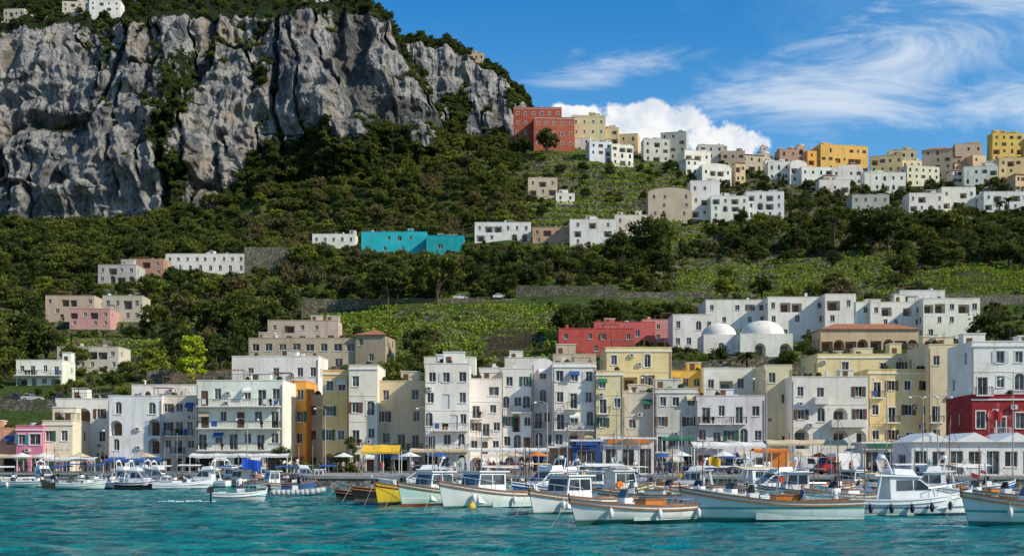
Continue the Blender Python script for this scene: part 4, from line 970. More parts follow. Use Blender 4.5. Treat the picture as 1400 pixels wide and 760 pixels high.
        for sg in (1, -1):
            pr = None
            for a in range(7):
                p = (-L*.45+a*.32*L/8, sg*(hw(.05+a*.04)-.08), fb+.38); o.cyl('stern_rail', chrome, (p[0], p[1], fb), p, .018, .018, 5)
                if pr: o.cyl('stern_rail', chrome, pr, p, .02, .02, 5)
                pr = p
    if kind == 'cabin':
        x0, x1 = -L*.02, L*.22; z1 = fb+1.35
        pts = [(x0, fl), (x1+.1, fl+.3), (x1+.12, fb+.35), (x1-.12, z1), (x0, z1)]
        cw = min(B*.34, hw(.62)*.8)
        o.prism('wheelhouse', gel, pts, cw+.06, cw-.06, fl, z1)
        xm = (x0+x1)/2
        o.prism('wheelhouse_windows', glass(), [(x0+.12, fb+.6), (xm-.05, fb+.6), (xm-.05, z1-.16), (x0+.12, z1-.16)], cw+.045, cw-.035, fb+.3, z1)
        o.prism('wheelhouse_windows', glass(), [(xm+.05, fb+.6), (x1-.05, fb+.6), (x1-.16, z1-.16), (xm+.05, z1-.16)], cw+.045, cw-.035, fb+.3, z1)
        o.poly('wheelhouse_windscreen', glass(), [(x1+.085, -cw+.14, fb+.55), (x1+.085, cw-.14, fb+.55), (x1-.07, cw-.16, z1-.14), (x1-.07, -cw+.16, z1-.14)])
        o.box('wheelhouse_roof', gel, x0-.25, x1+.05, -cw-.08, cw+.08, z1+.003, z1+.08)
        o.box('fish_box', canv_o, -L*.34, -L*.24, -.4, .4, fl, fl+.5)
        o.cyl('winch_drum', chrome, (-L*.12, -.4, fb+.25), (-L*.12, .4, fb+.25), .18, .18, 10)
        o.cyl('roof_antenna', iron, (x0, .2, z1), (x0-.2, .2, z1+2.0), .015, .01, 4); o.cyl('life_ring', canv_o, (x0+.3, -cw-.1, z1-.9), (x0+.3, -cw-.04, z1-.9), .25, .25, 12)
    if kind == 'cruiser':
        z1 = fb+1.25; cw = B*.36
        pts = [(-L*.18, fl), (L*.27, fl+.4), (L*.30, fb+.35), (L*.17, fb+.55), (L*.04, z1), (-L*.18, z1+.02)]
        o.prism('cabin', gel, pts, cw+.08, cw-.14, fl, z1)
        o.prism('side_windows', glass(), [(-L*.13, fb+.58), (-.05, fb+.60), (-.05, z1-.13), (-L*.13, z1-.12)], cw+.035, cw-.125, fb+.2, z1)
        o.prism('side_windows', glass(), [(.05, fb+.60), (L*.135, fb+.62), (L*.05, z1-.14), (.05, z1-.13)], cw+.035, cw-.125, fb+.2, z1)
        o.poly('windscreen', glass(), [(L*.165, -cw+.12, fb+.60), (L*.165, cw-.12, fb+.60), (L*.053, cw-.2, z1-.04), (L*.053, -cw+.2, z1-.04)])
        o.prism('hardtop', gel, [(-L*.30, z1+.1), (L*.06, z1+.02), (L*.07, z1+.08), (-L*.30, z1+.2)], cw, cw-.05, z1, z1+.2)
        o.prism('flybridge_cowl', gel, [(-L*.14, z1+.18), (L*.03, z1+.1), (L*.0, z1+.45), (-L*.14, z1+.5)], cw-.12, cw-.25, z1+.1, z1+.5)
        for sg in (1, -1):
            o.cyl('hardtop_struts', gel, (-L*.29, sg*(cw-.05), fb), (-L*.25, sg*(cw-.1), z1+.1), .05, .05, 6)
        o.cyl('radar_arch', gel, (-L*.16, -cw+.2, z1+.2), (-L*.2, -cw+.3, z1+1.0), .06, .05, 6); o.cyl('radar_arch', gel, (-L*.16, cw-.2, z1+.2), (-L*.2, cw-.3, z1+1.0), .06, .05, 6); o.cyl('radar_arch', gel, (-L*.2, -cw+.3, z1+1.0), (-L*.2, cw-.3, z1+1.0), .06, .06, 6)
        o.cyl('radar_dome', gel, (-L*.2, 0, z1+1.05), (-L*.2, 0, z1+1.22), .25, .2, 12); o.cyl('whip_antenna', iron, (-L*.2, .3, z1+1), (-L*.28, .3, z1+3.2), .015, .008, 4)
    if kind in ('cruiser', 'dinghy') or kind == 'cabin':
        prev = {}
        for i in range(0, 6):
            t = .62+.36*i/5
            for sg in (1, -1):
                p = (X(t, sh(t)), sg*max(hw(t)-.1, .02), sh(t)+.55)
                o.cyl('pulpit_rail', chrome, (p[0], p[1], sh(t)), p, .018, .018, 5)
                if sg in prev: o.cyl('pulpit_rail', chrome, prev[sg], p, .02, .02, 5)
                prev[sg] = p
    if kind == 'dinghy':
        o.box('helm_console', gel, -.2, .35, -.32, .32, fl, fb+.45); o.prism('windscreen', glass(), [(.1, fb+.45), (.34, fb+.45), (.12, fb+.8), (.08, fb+.8)], .32, .28, fb+.45, fb+.8)
        for tt in (.12, .38): x = X(tt, fb); w = hw(tt)-.14; o.box('thwarts', gel, x-.2, x+.2, -w, w, fb-.3, fb-.22)
    if motor:
        x = -L/2-.12; o.prism('outboard_cowl', rubber, [(x-.35, fb+.15), (x+.12, fb+.1), (x+.15, fb+.5), (x-.1, fb+.65), (x-.32, fb+.5)], .17, .12, fb+.1, fb+.65); o.cyl('outboard_leg', rubber, (x-.08, 0, fb+.15), (x-.08, 0, -.4), .07, .06, 6)
    if mast:
        mx = L*.12 if kind != 'gozzo' else L*.05
        o.cyl('mast', teak if kind == 'gozzo' else chrome, (mx, 0, fl), (mx, 0, mast), .055, .035, 6)
        o.cyl('rigging', iron, (mx, 0, mast-.2), (tp, 0, sh(1)), .012, .012, 4); o.cyl('rigging', iron, (mx, 0, mast-.2), (-L/2, 0, fb), .012, .012, 4)
        if kind != 'gozzo': o.cyl('boom', chrome, (mx, 0, fb+1.7), (mx-L*.35, 0, fb+1.6), .05, .04, 6)
    if bim:
        x0, x1 = -L*.38, L*.08; zt = fb+1.75; w = B*.40
        for a in range(6):
            y0 = -w+2*w*a/6; y1 = -w+2*w*(a+1)/6; q0 = zt+.16*math.cos(y0/w*1.5); q1 = zt+.16*math.cos(y1/w*1.5)
            o.poly('sunshade', bim, [(x0, y0, q0), (x1, y0, q0), (x1, y1, q1), (x0, y1, q1)])
        for x in (x0, (x0+x1)/2, x1):
            for sg in (1, -1): o.cyl('shade_frame', chrome, (x, sg*w, zt), (x, sg*(w+.02), fb), .02, .02, 5)
    if flag:
        o.cyl('flagstaff', chrome, (-L/2+.15, 0, fb), (-L/2-.1, 0, fb+1.3), .02, .02, 5)
        for k in range(3): o.poly('flag', flag, [(-L/2-.1-k*.15, .05*math.sin(k*2), fb+1.3-k*.05), (-L/2-.25-k*.15, .05*math.sin(k*2+2), fb+1.25-k*.05), (-L/2-.25-k*.15, .05*math.sin(k*2+2), fb+.95-k*.05), (-L/2-.1-k*.15, .05*math.sin(k*2), fb+1.0-k*.05)])
    for k in range(fenders):
        t = .15+.65*k/max(1, fenders-1)
        for sg in (1, -1):
            y_ = sg*(hw(t)+.12); x = X(t, sh(t)*.6)
            o.cyl('fender_ropes', rope, (x, sg*hw(t), sh(t)), (x, y_, sh(t)*.75), .012, .012, 4)
            o.ball('fenders', fc or fend, (x, y_, sh(t)*.52), .13, 2.0, 8, 6)
    e = o.build(smooth=('hull', 'fenders', 'foredeck'))
    e.rotation_euler = (R.uniform(-.02, .02), R.uniform(-.012, .012), math.radians(hd))
    return e
boat('traditional_wooden_boat', 1052, 62, 9.0, 2.9, 186, H_AQUA, 'gozzo', .92, .75, mast=0, fenders=0)
boat('traditional_wooden_boat', 872, 61, 7.6, 2.6, 207, H_WHITE, 'gozzo', .72, .5, bim=None, fenders=3)
boat('fishing_boat', 792, 70, 7.4, 2.6, 220, H_WHITE, 'cabin', .8, .6, mast=3.8, fenders=2)
boat('fishing_boat', 676, 79, 8.6, 2.9, 218, H_WHITE, 'cabin', .95, .8, mast=5.2, fenders=3)
boat('fishing_boat', 606, 84, 7.6, 2.7, 222, H_PALE, 'cabin', .9, .7, mast=4.6)
boat('yellow_fishing_boat', 560, 88, 7.0, 2.5, 232, H_YEL, 'gozzo', .95, .6, mast=0)
boat('black_rowing_boat', 522, 92, 5.8, 2.1, 228, H_BLK, 'gozzo', .8, .4)
boat('dark_dinghy', 492, 97, 4.0, 1.7, 205, H_BLK, 'dinghy', .5, .3, motor=True)
boat('cabin_cruiser', 1240, 67, 7.2, 2.7, 6, H_CRU, 'cruiser', .85, .55, cap=gel, fenders=5, fc=fendn)
boat('traditional_wooden_boat', 1425, 58, 8.2, 2.8, 190, H_AQUA, 'gozzo', .88, .65, fenders=3)
boat('small_motorboat', 328, 93, 3.9, 1.7, 8, hullmat('hull_plain', (.76, .77, .75), (.6, .6, .6), (.1, .3, .4), .05, .3), 'dinghy', .5, .28, cap=gel, motor=True, line=False)
boat('passenger_launch', 578, 112, 9.0, 3.0, 184, hullmat('hull_teal_line', (.72, .75, .75), (.04, .3, .3), (.03, .35, .36), .1, .5), 'cruiser', .95, .5, cap=gel, mast=3.6)
def rib(px, d, hd):
    o = Obj('inflatable_boat', (gx(px, d), d, .12), math.radians(hd)); g = simple('hypalon_grey', (.45, .46, .47), .6); pts = []
    for k in range(9): pts.append((-2.2+k*.4, -.75, .22))
    for k in range(1, 8): a = -math.pi/2+math.pi*k/8; pts.append((1.0+1.25*math.cos(a), .75*math.sin(a), .22+.22*math.cos(a)))
    for k in range(9): pts.append((1.0-k*.4, .75, .22))
    for a, b in zip(pts[:-1], pts[1:]): o.cyl('tube', g, a, b, .24, .24, 10)
    o.box('floor', teak, -2, 1.2, -.6, .6, .0, .06); o.box('console', gel, -.4, .1, -.3, .3, .06, .8); o.prism('windscreen', glass(), [(-.1, .8), (.1, .8), (0, 1.1)], .3, .26, .8, 1.1)
    o.prism('outboard_cowl', rubber, [(-2.6, .5), (-2.2, .5), (-2.2, .9), (-2.5, .95)], .16, .12, .5, .95); o.cyl('outboard_leg', rubber, (-2.35, 0, .5), (-2.35, 0, -.4), .07, .06, 6); o.box('seat', canv_b, -1.3, -.8, -.35, .35, .06, .5)
    o.build(smooth=('tube',))
rib(406, 106, 10)
rb = random.Random(4)
HM = [H_WHITE, H_WHITE, H_BLUE, H_AQUA, H_CRU, H_WOOD, H_WHITE, H_BLK]
for i, px in enumerate([-40, 15, 78, 150, 172, 205, 232, 262, 300, 335, 378, 402, 440, 45, 112, 130, 190, 280, 250, -10]):
    kd = rb.choice(['dinghy', 'gozzo', 'cabin', 'cruiser', 'dinghy'])
    boat({'dinghy': 'moored_dinghy', 'gozzo': 'moored_wooden_boat', 'cabin': 'moored_fishing_boat', 'cruiser': 'moored_cabin_boat'}[kd], px, rb.uniform(128, 150), rb.uniform(4.4, 6.4), 2.0, rb.choice([0, 180])+rb.uniform(-35, 35), H_WOOD if i == 2 else rb.choice(HM), kd, rb.uniform(.5, .7), .4, motor=kd == 'dinghy', mast=rb.choice([0, 0, 4.5]), bim=rb.choice([None, None, canv_w, canv_b]) if kd != 'cruiser' else None, cap=rb.choice([teak, gel]))
for i, px in enumerate([20, 60, 110, 190, 250, 290, 350, 420, 140, 320, 220, 390]):
    kd = rb.choice(['dinghy', 'gozzo', 'cabin', 'cruiser'])
    boat('moored_boat', px, rb.uniform(154, 166), rb.uniform(5, 7), 2.2, rb.choice([0, 180])+rb.uniform(-50, 50), rb.choice(HM), kd, rb.uniform(.6, .8), .4, motor=kd == 'dinghy', mast=rb.choice([0, 5, 6.5]), bim=rb.choice([None, canv_w, canv_b]) if kd != 'cruiser' else None, cap=rb.choice([teak, gel]), fenders=2)
for i, (px, d) in enumerate([(640, 104), (700, 100), (748, 92), (800, 96), (836, 88), (880, 82), (925, 92), (900, 102), (965, 84), (1000, 100), (1010, 78), (1060, 92), (1100, 84), (1135, 98), (1150, 80), (1190, 90), (1225, 100), (1265, 84), (1300, 92), (1345, 84), (1390, 76), (1425, 95), (770, 112), (860, 114), (1040, 112), (1170, 114), (1290, 112), (820, 106), (945, 108), (1085, 106), (1340, 102), (720, 118)]):
    kd = rb.choice(['gozzo', 'cabin', 'cruiser', 'gozzo', 'gozzo'])
    boat({'gozzo': 'moored_wooden_boat', 'cabin': 'moored_fishing_boat', 'cruiser': 'moored_motor_yacht'}[kd], px, d, rb.uniform(5.6, 8.2), 2.5, rb.choice([180, 200, 215, 0, 190])+rb.uniform(-25, 25), rb.choice([H_WHITE, H_WHITE, H_CRU, H_AQUA, H_BLUE, H_PALE, H_WOOD]), kd, rb.uniform(.7, .95), .5, mast=rb.choice([0, 0, 4, 5.0, 6]), bim=rb.choice([None, None, canv_w, canv_s]) if kd != 'cruiser' else None, cap=rb.choice([teak, teak, gel]), fenders=rb.choice([0, 3]), flag=rb.choice([None, None, canv_y, canv_r, None]), fc=rb.choice([fend, fendn]))
boat('sailing_boat', 857, 108, 9, 2.8, 200, H_WHITE, 'cabin', .9, .4, mast=9)
b_ = Obj('mooring_buoy', (gx(645, 76), 76, 0)); b_.ball('float', canv_y, (0, 0, .12), .27, 1.1, 14, 8); b_.cyl('shackle', canv_y, (0, 0, .3), (0, 0, .6), .08, .04, 8); b_.build(smooth=('float',))
b_ = Obj('mooring_buoy', (gx(785, 92), 92, 0)); b_.ball('float', canv_o, (0, 0, .1), .22, 1, 14, 8); b_.cyl('shackle', iron, (0, 0, .2), (0, 0, .4), .04, .04, 8); b_.build(smooth=('float',))
fm = simple('sea_foam', (.8, .84, .84), .9)
wk = Obj('boat_wake')
for k in range(150):
    u_ = R.random(); x = gx(302, 93)-u_*4.5; y = 92.7+R.gauss(0, .3+.9*u_); r = R.uniform(.03, .12)*(1-.6*u_); wk.ball('foam', fm, (x, y, .0), r*1.5, .35, 6, 4)
wk.build()

# ------------------------------------------------------------------ people
skinm = simple('skin', (.45, .26, .17), .6, var=.1); hairm = simple('hair', (.035, .02, .012), .7); shoem = simple('shoes', (.05, .04, .035), .7)
def person_base(pose, seed):
    st = {'stand': (.0, .0), 'walk': (.28, -.26), 'stride': (-.2, .24)}[pose]
    J = [(0, 0, .95), (0, .01, 1.15), (0, 0, 1.36), (0, 0, 1.49), (0, -.02, 1.60), (0, -.01, 1.70)]
    rad = [.145, .13, .155, .055, .088, .082]; E = [(0, 1), (1, 2), (2, 3), (3, 4), (4, 5)]
    for sg, a in ((-1, st[0]), (1, st[1])):
        b = len(J)
        J += [(sg*.10, 0, .90), (sg*.11, -a*.5-.02, .50), (sg*.115, -a+(.06 if a else 0), .09), (sg*.12, -a-.13, .035)]; rad += [.10, .065, .045, .04]
        E += [(0, b), (b, b+1), (b+1, b+2), (b+2, b+3)]
        b = len(J); sw = -a*.6
        fw = .25 if (pose == 'stand' and seed % 2 and sg == 1) else 0
        J += [(sg*.19, 0, 1.40), (sg*.25, -sw*.4+.02-fw*.1, 1.13), (sg*.24, -sw-.06-fw, .90+fw*.9), (sg*.24, -sw-.09-fw*1.3, .82+fw)]; rad += [.06, .045, .034, .038]
        E += [(2, b), (b, b+1), (b+1, b+2), (b+2, b+3)]
    me = bpy.data.meshes.new('tmp'); me.from_pydata(J, E, []); o = bpy.data.objects.new('tmp', me); COL.objects.link(o)
    o.modifiers.new('s', 'SKIN')
    for i, v in enumerate(me.skin_vertices[0].data): v.radius = (rad[i], rad[i]*(.72 if i < 3 else 1)); v.use_root = (i == 0)
    sb = o.modifiers.new('u', 'SUBSURF'); sb.levels = 1; sb.render_levels = 1
    dg_ = bpy.context.evaluated_depsgraph_get(); ev = o.evaluated_get(dg_); out = bpy.data.meshes.new_from_object(ev)
    bpy.data.objects.remove(o); return out
PB = [person_base(p, s) for p, s in (('stand', 0), ('walk', 2), ('stand', 3), ('stride', 4))]
tops = [simple('shirt_%s' % n, c, .8) for n, c in (('white', (.7, .7, .68)), ('blue', (.06, .14, .36)), ('red', (.45, .05, .04)), ('black', (.03, .03, .035)), ('teal', (.06, .3, .3)), ('pink', (.6, .3, .3)))]
bots = [simple('trousers_%s' % n, c, .85) for n, c in (('navy', (.03, .045, .10)), ('khaki', (.32, .26, .16)), ('grey', (.16, .16, .17)))]
PV = []
for k in range(14):
    me = PB[k % 4].copy(); me.name = 'person_body'; me.materials.clear()
    for m in (skinm, tops[k % 6], bots[k % 3], shoem, hairm): me.materials.append(m)
    short = k % 2 == 0
    for p in me.polygons:
        c = p.center; z = c.z
        if z > 1.66 or (z > 1.54 and c.y > .03): i = 4
        elif z > 1.47: i = 0
        elif abs(c.x) > .2 and z < 1.25: i = 0
        elif z > .93: i = 1
        elif z > (.5 if short else .1): i = 2
        elif z > .075: i = 0
        else: i = 3
        p.material_index = i; p.use_smooth = True
    PV.append(me)
def person(px, d, z=1.4, yaw=None, v=None):
    o = bpy.data.objects.new('person', PV[v] if v is not None else R.choice(PV)); COL.objects.link(o); o.location = (gx(px, d), d, z); s = R.uniform(.94, 1.05); o.scale = (s, s, s); o.rotation_euler = (0, 0, R.uniform(0, 6.28) if yaw is None else yaw)
for (px, d, z, v_) in ((1097, 61.6, .14, 1), (1142, 64.2, .14, 6), (328, 93, .14, 0), (409, 106, .2, 3), (612, 83.5, .14, 7), (690, 79, .14, 4), (1022, 78, .14, 10)): person(px, d, z, None, v_)
for k in range(120): person(R.uniform(480, 1330), R.uniform(134, 176), 1.4)
for k in range(30): person(R.uniform(0, 480), R.uniform(173.5, 184), 1.4)

# ------------------------------------------------------------------ vehicles
def carpaint(n, c): return simple('car_paint_'+n, c, .25, .1, .6, var=.05)
tyre = rubber
def car(px, d, z, hd, col, nm='parked_car'):
    o = Obj(nm, (gx(px, d), d, z), math.radians(hd)); m = col
    o.prism('body', m, [(-2.05, .32), (2.05, .30), (2.1, .55), (1.95, .78), (1.0, .92), (-1.6, .97), (-2.05, .9), (-2.12, .6)], .86, .80, .3, .97)
    o.prism('greenhouse', glass(), [(1.05, .915), (.35, 1.38), (-1.2, 1.40), (-1.75, .95)], .79, .62, .92, 1.4)
    o.prism('roof', m, [(.42, 1.38), (.30, 1.44), (-1.15, 1.46), (-1.3, 1.385)], .64, .60, 1.38, 1.46)
    o.prism('pillars', m, [(-.45, .93), (-.36, .93), (-.36, 1.40), (-.45, 1.40)], .80, .63, .92, 1.4)
    for x in (-1.3, 1.3):
        for y in (-.84, .84): o.cyl('wheels', tyre, (x, y-.1, .32), (x, y+.1, .32), .32, .32, 14); o.cyl('hubcaps', chrome, (x, y-.11, .32), (x, y+.11, .32), .18, .18, 10)
    for y in (-.6, .6): o.box('headlights', fend, 2.02, 2.09, y-.18, y+.18, .58, .72); o.box('tail_lights', carpaint('red', (.4, .02, .02)), -2.12, -2.04, y-.15, y+.15, .65, .82)
    o.build()
def van(px, d, z, hd, col, nm='delivery_van', box=None):
    o = Obj(nm, (gx(px, d), d, z), math.radians(hd))
    o.prism('cab', col, [(.9, .4), (2.6, .4), (2.65, 1.0), (2.35, 1.25), (1.95, 2.05), (.9, 2.1)], .95, .85, .4, 2.1)
    o.prism('cab_windows', glass(), [(1.15, 1.28), (2.2, 1.28), (1.88, 1.92), (1.15, 1.95)], .935, .88, 1.0, 2.1)
    o.poly('windscreen', glass(), [(2.335, -.75, 1.32), (2.335, .75, 1.32), (1.99, .72, 2.0), (1.99, -.72, 2.0)])
    o.box('cargo_box', box or col, -2.6, .85, -1.0, 1.0, .55, 2.55); o.box('chassis', rubber, -2.5, .9, -.7, .7, .4, .55)
    for x in (-1.7, 1.7):
        for y in (-.88, .88): o.cyl('wheels', tyre, (x, y-.12, .38), (x, y+.12, .38), .38, .38, 14)
    for y in (-.65, .65): o.box('headlights', fend, 2.6, 2.67, y-.15, y+.15, .65, .82)
    o.build()
cols = [carpaint('white', (.7, .7, .7)), carpaint('silver', (.4, .41, .42)), carpaint('black', (.03, .03, .035)), carpaint('navy', (.03, .05, .12)), carpaint('grey', (.2, .2, .21))]
for px in (84, 106, 128, 148, 20, 45): x = gx(px, 236); car(px, 236, tz(x, 236)+.05, R.choice([0, 180])+R.uniform(-20, 20), R.choice(cols[:4]))
van(1145, 150, 1.4, 200, carpaint('red', (.45, .03, .03)), box=gel, nm='delivery_truck'); van(1027, 156, 1.4, 180, carpaint('white', (.7, .7, .7)), box=gel, nm='delivery_truck'); van(1056, 150, 1.4, 185, carpaint('orange', (.65, .22, .03)), nm='orange_minibus'); van(1090, 158, 1.4, 0, carpaint('white', (.7, .7, .7)))
for px in (985, 1118, 1180, 1210, 905, 760, 700): car(px, R.uniform(150, 172), 1.4, R.choice([0, 180, 160, 20]), R.choice(cols))
for px in (520, 684, 630): x = gx(px, 350); car(px, 350, tz(x, 350)+.1, 0, cols[0])

# ------------------------------------------------------------------ awnings, kiosks, lamps
def canopy(name, x0, x1, ytop, d, dep, cm, z0=1.4, drop=.35):
    X0 = gx(x0, d); W = (x1-x0)/F*d; zt = gz(ytop, d)-z0; o = Obj(name, (X0, d, z0))
    n = max(2, int(W/3)); sg = .12
    for i in range(n):
        a, b = W*i/n, W*(i+1)/n; m_ = (a+b)/2
        for (p, q, hp, hq) in ((a, m_, 0, -sg), (m_, b, -sg, 0)):
            o.poly('fabric', cm, [(p, 0, zt-drop+hp), (q, 0, zt-drop+hq), (q, dep*.5, zt+hq), (p, dep*.5, zt+hp)]); o.poly('fabric', cm, [(p, dep, zt-drop+hp), (q, dep, zt-drop+hq), (q, dep*.5, zt+hq), (p, dep*.5, zt+hp)])
    k = int(W/.5)
    for i in range(k): o.poly('valance', cm, [(W*i/k, -.005, zt-drop), (W*(i+1)/k, -.005, zt-drop), (W*(i+1)/k, -.005, zt-drop-.22), (W*(i+.5)/k, -.005, zt-drop-.32), (W*i/k, -.005, zt-drop-.22)])
    for i in range(n+1):
        for y in (.08, dep-.08): o.cyl('posts', white_t, (W*i/n*.98+.02*W/2, y, 0), (W*i/n*.98+.02*W/2, y, zt-drop), .05, .05, 6)
    for i in range(n): o.box('tables', teak, W*(i+.3)/n, W*(i+.7)/n, dep*.3, dep*.6, .70, .75); o.box('table_legs', iron, W*(i+.48)/n, W*(i+.52)/n, dep*.43, dep*.47, 0, .70)
    o.build()
canopy('white_restaurant_awning', 258, 394, 619, 172.6, 3.5, canv_w); canopy('yellow_tent', 494, 546, 607, 168, 4, canv_y, drop=1.0); canopy('white_restaurant_awning', 640, 756, 611, 168, 4, canv_w); canopy('white_market_awning', 948, 1048, 603, 166, 5, canv_w, drop=.6)
canopy('cream_awning', 1050, 1160, 600, 170, 5, canv_s, drop=.6); canopy('green_awning', 905, 950, 596, 180, 3, canv_g); canopy('orange_awning', 1032, 1078, 612, 148, 3, canv_o, drop=.3); canopy('sand_awning', 560, 640, 612, 174, 4, canv_s)
canopy('white_awning', 60, 130, 624, 176, 3, canv_w); canopy('blue_awning', 140, 220, 626, 178, 3, canv_b); canopy('red_awning', 1322, 1400, 596, 146, 3, canv_r, drop=.5); canopy('white_awning', 1165, 1245, 612, 160, 4, canv_w)
canopy('sand_awning', -10, 56, 620, 180, 3, canv_s); canopy('red_awning', 770, 800, 614, 172, 3, canv_r); canopy('green_awning', 1170, 1200, 604, 178, 3, canv_g)
def kiosk(name, x0, x1, yt, d, dep, m, roofk='flat', sign=None):
    X0 = gx(x0, d); W = (x1-x0)/F*d; H = gz(yt, d)-1.4; o = Obj(name, (X0, d, 1.4))
    n = max(1, int(W/2.0)); ops = [(W*(i+.15)/n, .95 if i % 2 else .05, W*.7/n, (H*.72-.95) if i % 2 else H*.72, 'w') for i in range(n)]
    facade(o, lambda u, w, z: (u, w, z), W, H, ops, m, 0); facade(o, lambda u, w, z: (W-w, u, z), dep, H, [(dep*.3, .9, dep*.4, H*.4, 'w')], m); facade(o, lambda u, w, z: (w, dep-u, z), dep, H, [(dep*.3, .9, dep*.4, H*.4, 'w')], m)
    o.poly('walls', m, [(0, dep, 0), (W, dep, 0), (W, dep, H), (0, dep, H)])
    if roofk == 'flat': o.box('roof', white_t, -.3, W+.3, -.4, dep+.3, H+.002, H+.22)
    else:
        g = max(1, int(W/4.5))
        for i in range(g): a, b = W*i/g-.15, W*(i+1)/g+.15-.302; o.prism('roof', white_t, [(a, H+.002), (b, H+.002), ((a+b)/2, H+1.1)], dep/2+.4, dep/2+.4, H, H+1, cy=dep/2)
    if sign: o.box('signboard', sign, W*.1, W*.9, -.5, -.42, H-.5, H-.05)
    o.build()
kiosk('blue_ticket_kiosk', 783, 821, 603, 150, 3, simple('paint_navy', (.03, .07, .25), .6), sign=canv_b); kiosk('white_harbour_office', 824, 894, 600, 152, 5, plaster((.74, .70, .66)), sign=canv_o); kiosk('glazed_pavilion', 1246, 1420, 604, 142, 7, plaster((.76, .75, .72)), 'gable'); kiosk('brick_kiosk', 752, 784, 612, 152, 3, plaster((.40, .22, .14)))
kiosk('small_white_kiosk', 1180, 1230, 606, 158, 4, plaster((.7, .68, .62)), sign=canv_g)
o = Obj('parasol', (gx(858, 146), 146, 1.4)); o.cyl('pole', teak, (0, 0, 0), (0, 0, 4.2), .05, .04, 6)
o.cyl('canopy', simple('canvas_brown', (.18, .12, .07), .9), (0, 0, 3.5), (0, 0, 4.3), 1.9, .05, 12, False); o.build()
for (px, d) in ((60, 174), (200, 174), (470, 174), (905, 174), (1120, 174), (560, 160), (600, 158), (700, 150), (735, 148), (930, 146), (990, 148), (1230, 150), (1095, 145), (30, 175), (110, 175)):
    o = Obj('parasol', (gx(px, d), d, 1.4)); o.cyl('pole', teak, (0, 0, 0), (0, 0, 2.7), .05, .04, 6); o.cyl('canopy', R.choice([canv_w, canv_o, canv_b, canv_s, canv_s, canv_w]), (0, 0, 2.2), (0, 0, 2.8), 1.5, .05, 10, False); o.build()
def lamp(px, d, top, z=1.4, dbl=True):
    h = gz(top, d)-z; o = Obj('street_lamp', (gx(px, d), d, z)); lm_ = simple('lamp_metal', (.45, .45, .43), .5, .3)
    o.cyl('base', lm_, (0, 0, 0), (0, 0, .5), .14, .1, 8); o.cyl('pole', lm_, (0, 0, .5), (0, 0, h), .08, .05, 8)
    for sg in ((-1, 1) if dbl else (-1,)):
        p = Vector((0, 0, h))
        for k in range(5):
            n = Vector((sg*(k+1)*.28, 0, h+.35*math.sin((k+1)/5*2.4))); o.cyl('arm', lm_, p, n, .035, .035, 6); p = n
        o.ball('lantern', gel, (p.x+sg*.1, 0, p.z-.08), .22, .6, 10, 6)
    o.build(smooth=('lantern',))
for (px, d, t_, db) in ((893, 160, 518, False), (1212, 150, 520, False), (1262, 138, 545, True), (1282, 140, 545, True), (1385, 138, 520, False), (338, 172, 575, True), (156, 173, 590, False), (1048, 140, 520, False), (748, 150, 552, False), (585, 168, 560, False), (445, 173, 560, False)): lamp(px, d, t_, dbl=db)
def flagp(px, d, top, m, z=0.6, w=1.4, hh=.9):
    h = gz(top, d)-z; o = Obj('flag', (gx(px, d), d, z)); o.cyl('pole', chrome, (0, 0, 0), (0, 0, h), .03, .02, 6)
    for k in range(6): a, b = k/6*w, (k+1)/6*w; o.poly('cloth', m, [(a, .1*math.sin(k), h-a*.15), (b, .1*math.sin(k+1), h-b*.15), (b, .1*math.sin(k+1), h-hh-b*.25), (a, .1*math.sin(k), h-hh-a*.25)])
    o.build()
flagp(331, 140, 626, simple('flag_blue', (.02, .10, .60), .8), w=2.1, hh=1.1); flagp(969, 84, 624, canv_y, w=.8, hh=.55); flagp(1352, 131, 560, simple('flag_red', (.5, .04, .04), .8), 1.4)
for k in range(30):
    px = R.uniform(560, 1390); d = R.uniform(84, 122); o = Obj('mooring_pole', (gx(px, d), d, -.6)); h = R.uniform(3, 6)
    o.cyl('pole', R.choice([bark, chrome, teak]), (0, 0, 0), (R.uniform(-.3, .3), 0, h), .05, .03, 6); o.cyl('cap', fend, (0, 0, .9), (0.0, 0, 1.0), .08, .08, 6); o.build()
hedge = empty('quay_hedge')
for k in range(26): inst(R.choice(PR[('bush', R.choice(['dark', 'mid']))]), 'hedge_clump', gx(R.choice([R.uniform(368, 400), R.uniform(440, 492), R.uniform(395, 440)]), 177), 177+R.uniform(-1, 2), 1.35, R.uniform(.5, .9), hedge)
rk = Obj('breakwater_rocks'); rs = simple('wet_rock', (.13, .12, .10), .7, var=.5, bump=.5)
for k in range(90):
    x = R.uniform(-60, -28); rk.ball('boulders', rs, (x, 171+R.uniform(-1.4, .2), R.uniform(-.2, .5)), R.uniform(.3, .9), R.uniform(.5, .9), 6, 4, sx=R.uniform(.8, 1.4))
rk.build()

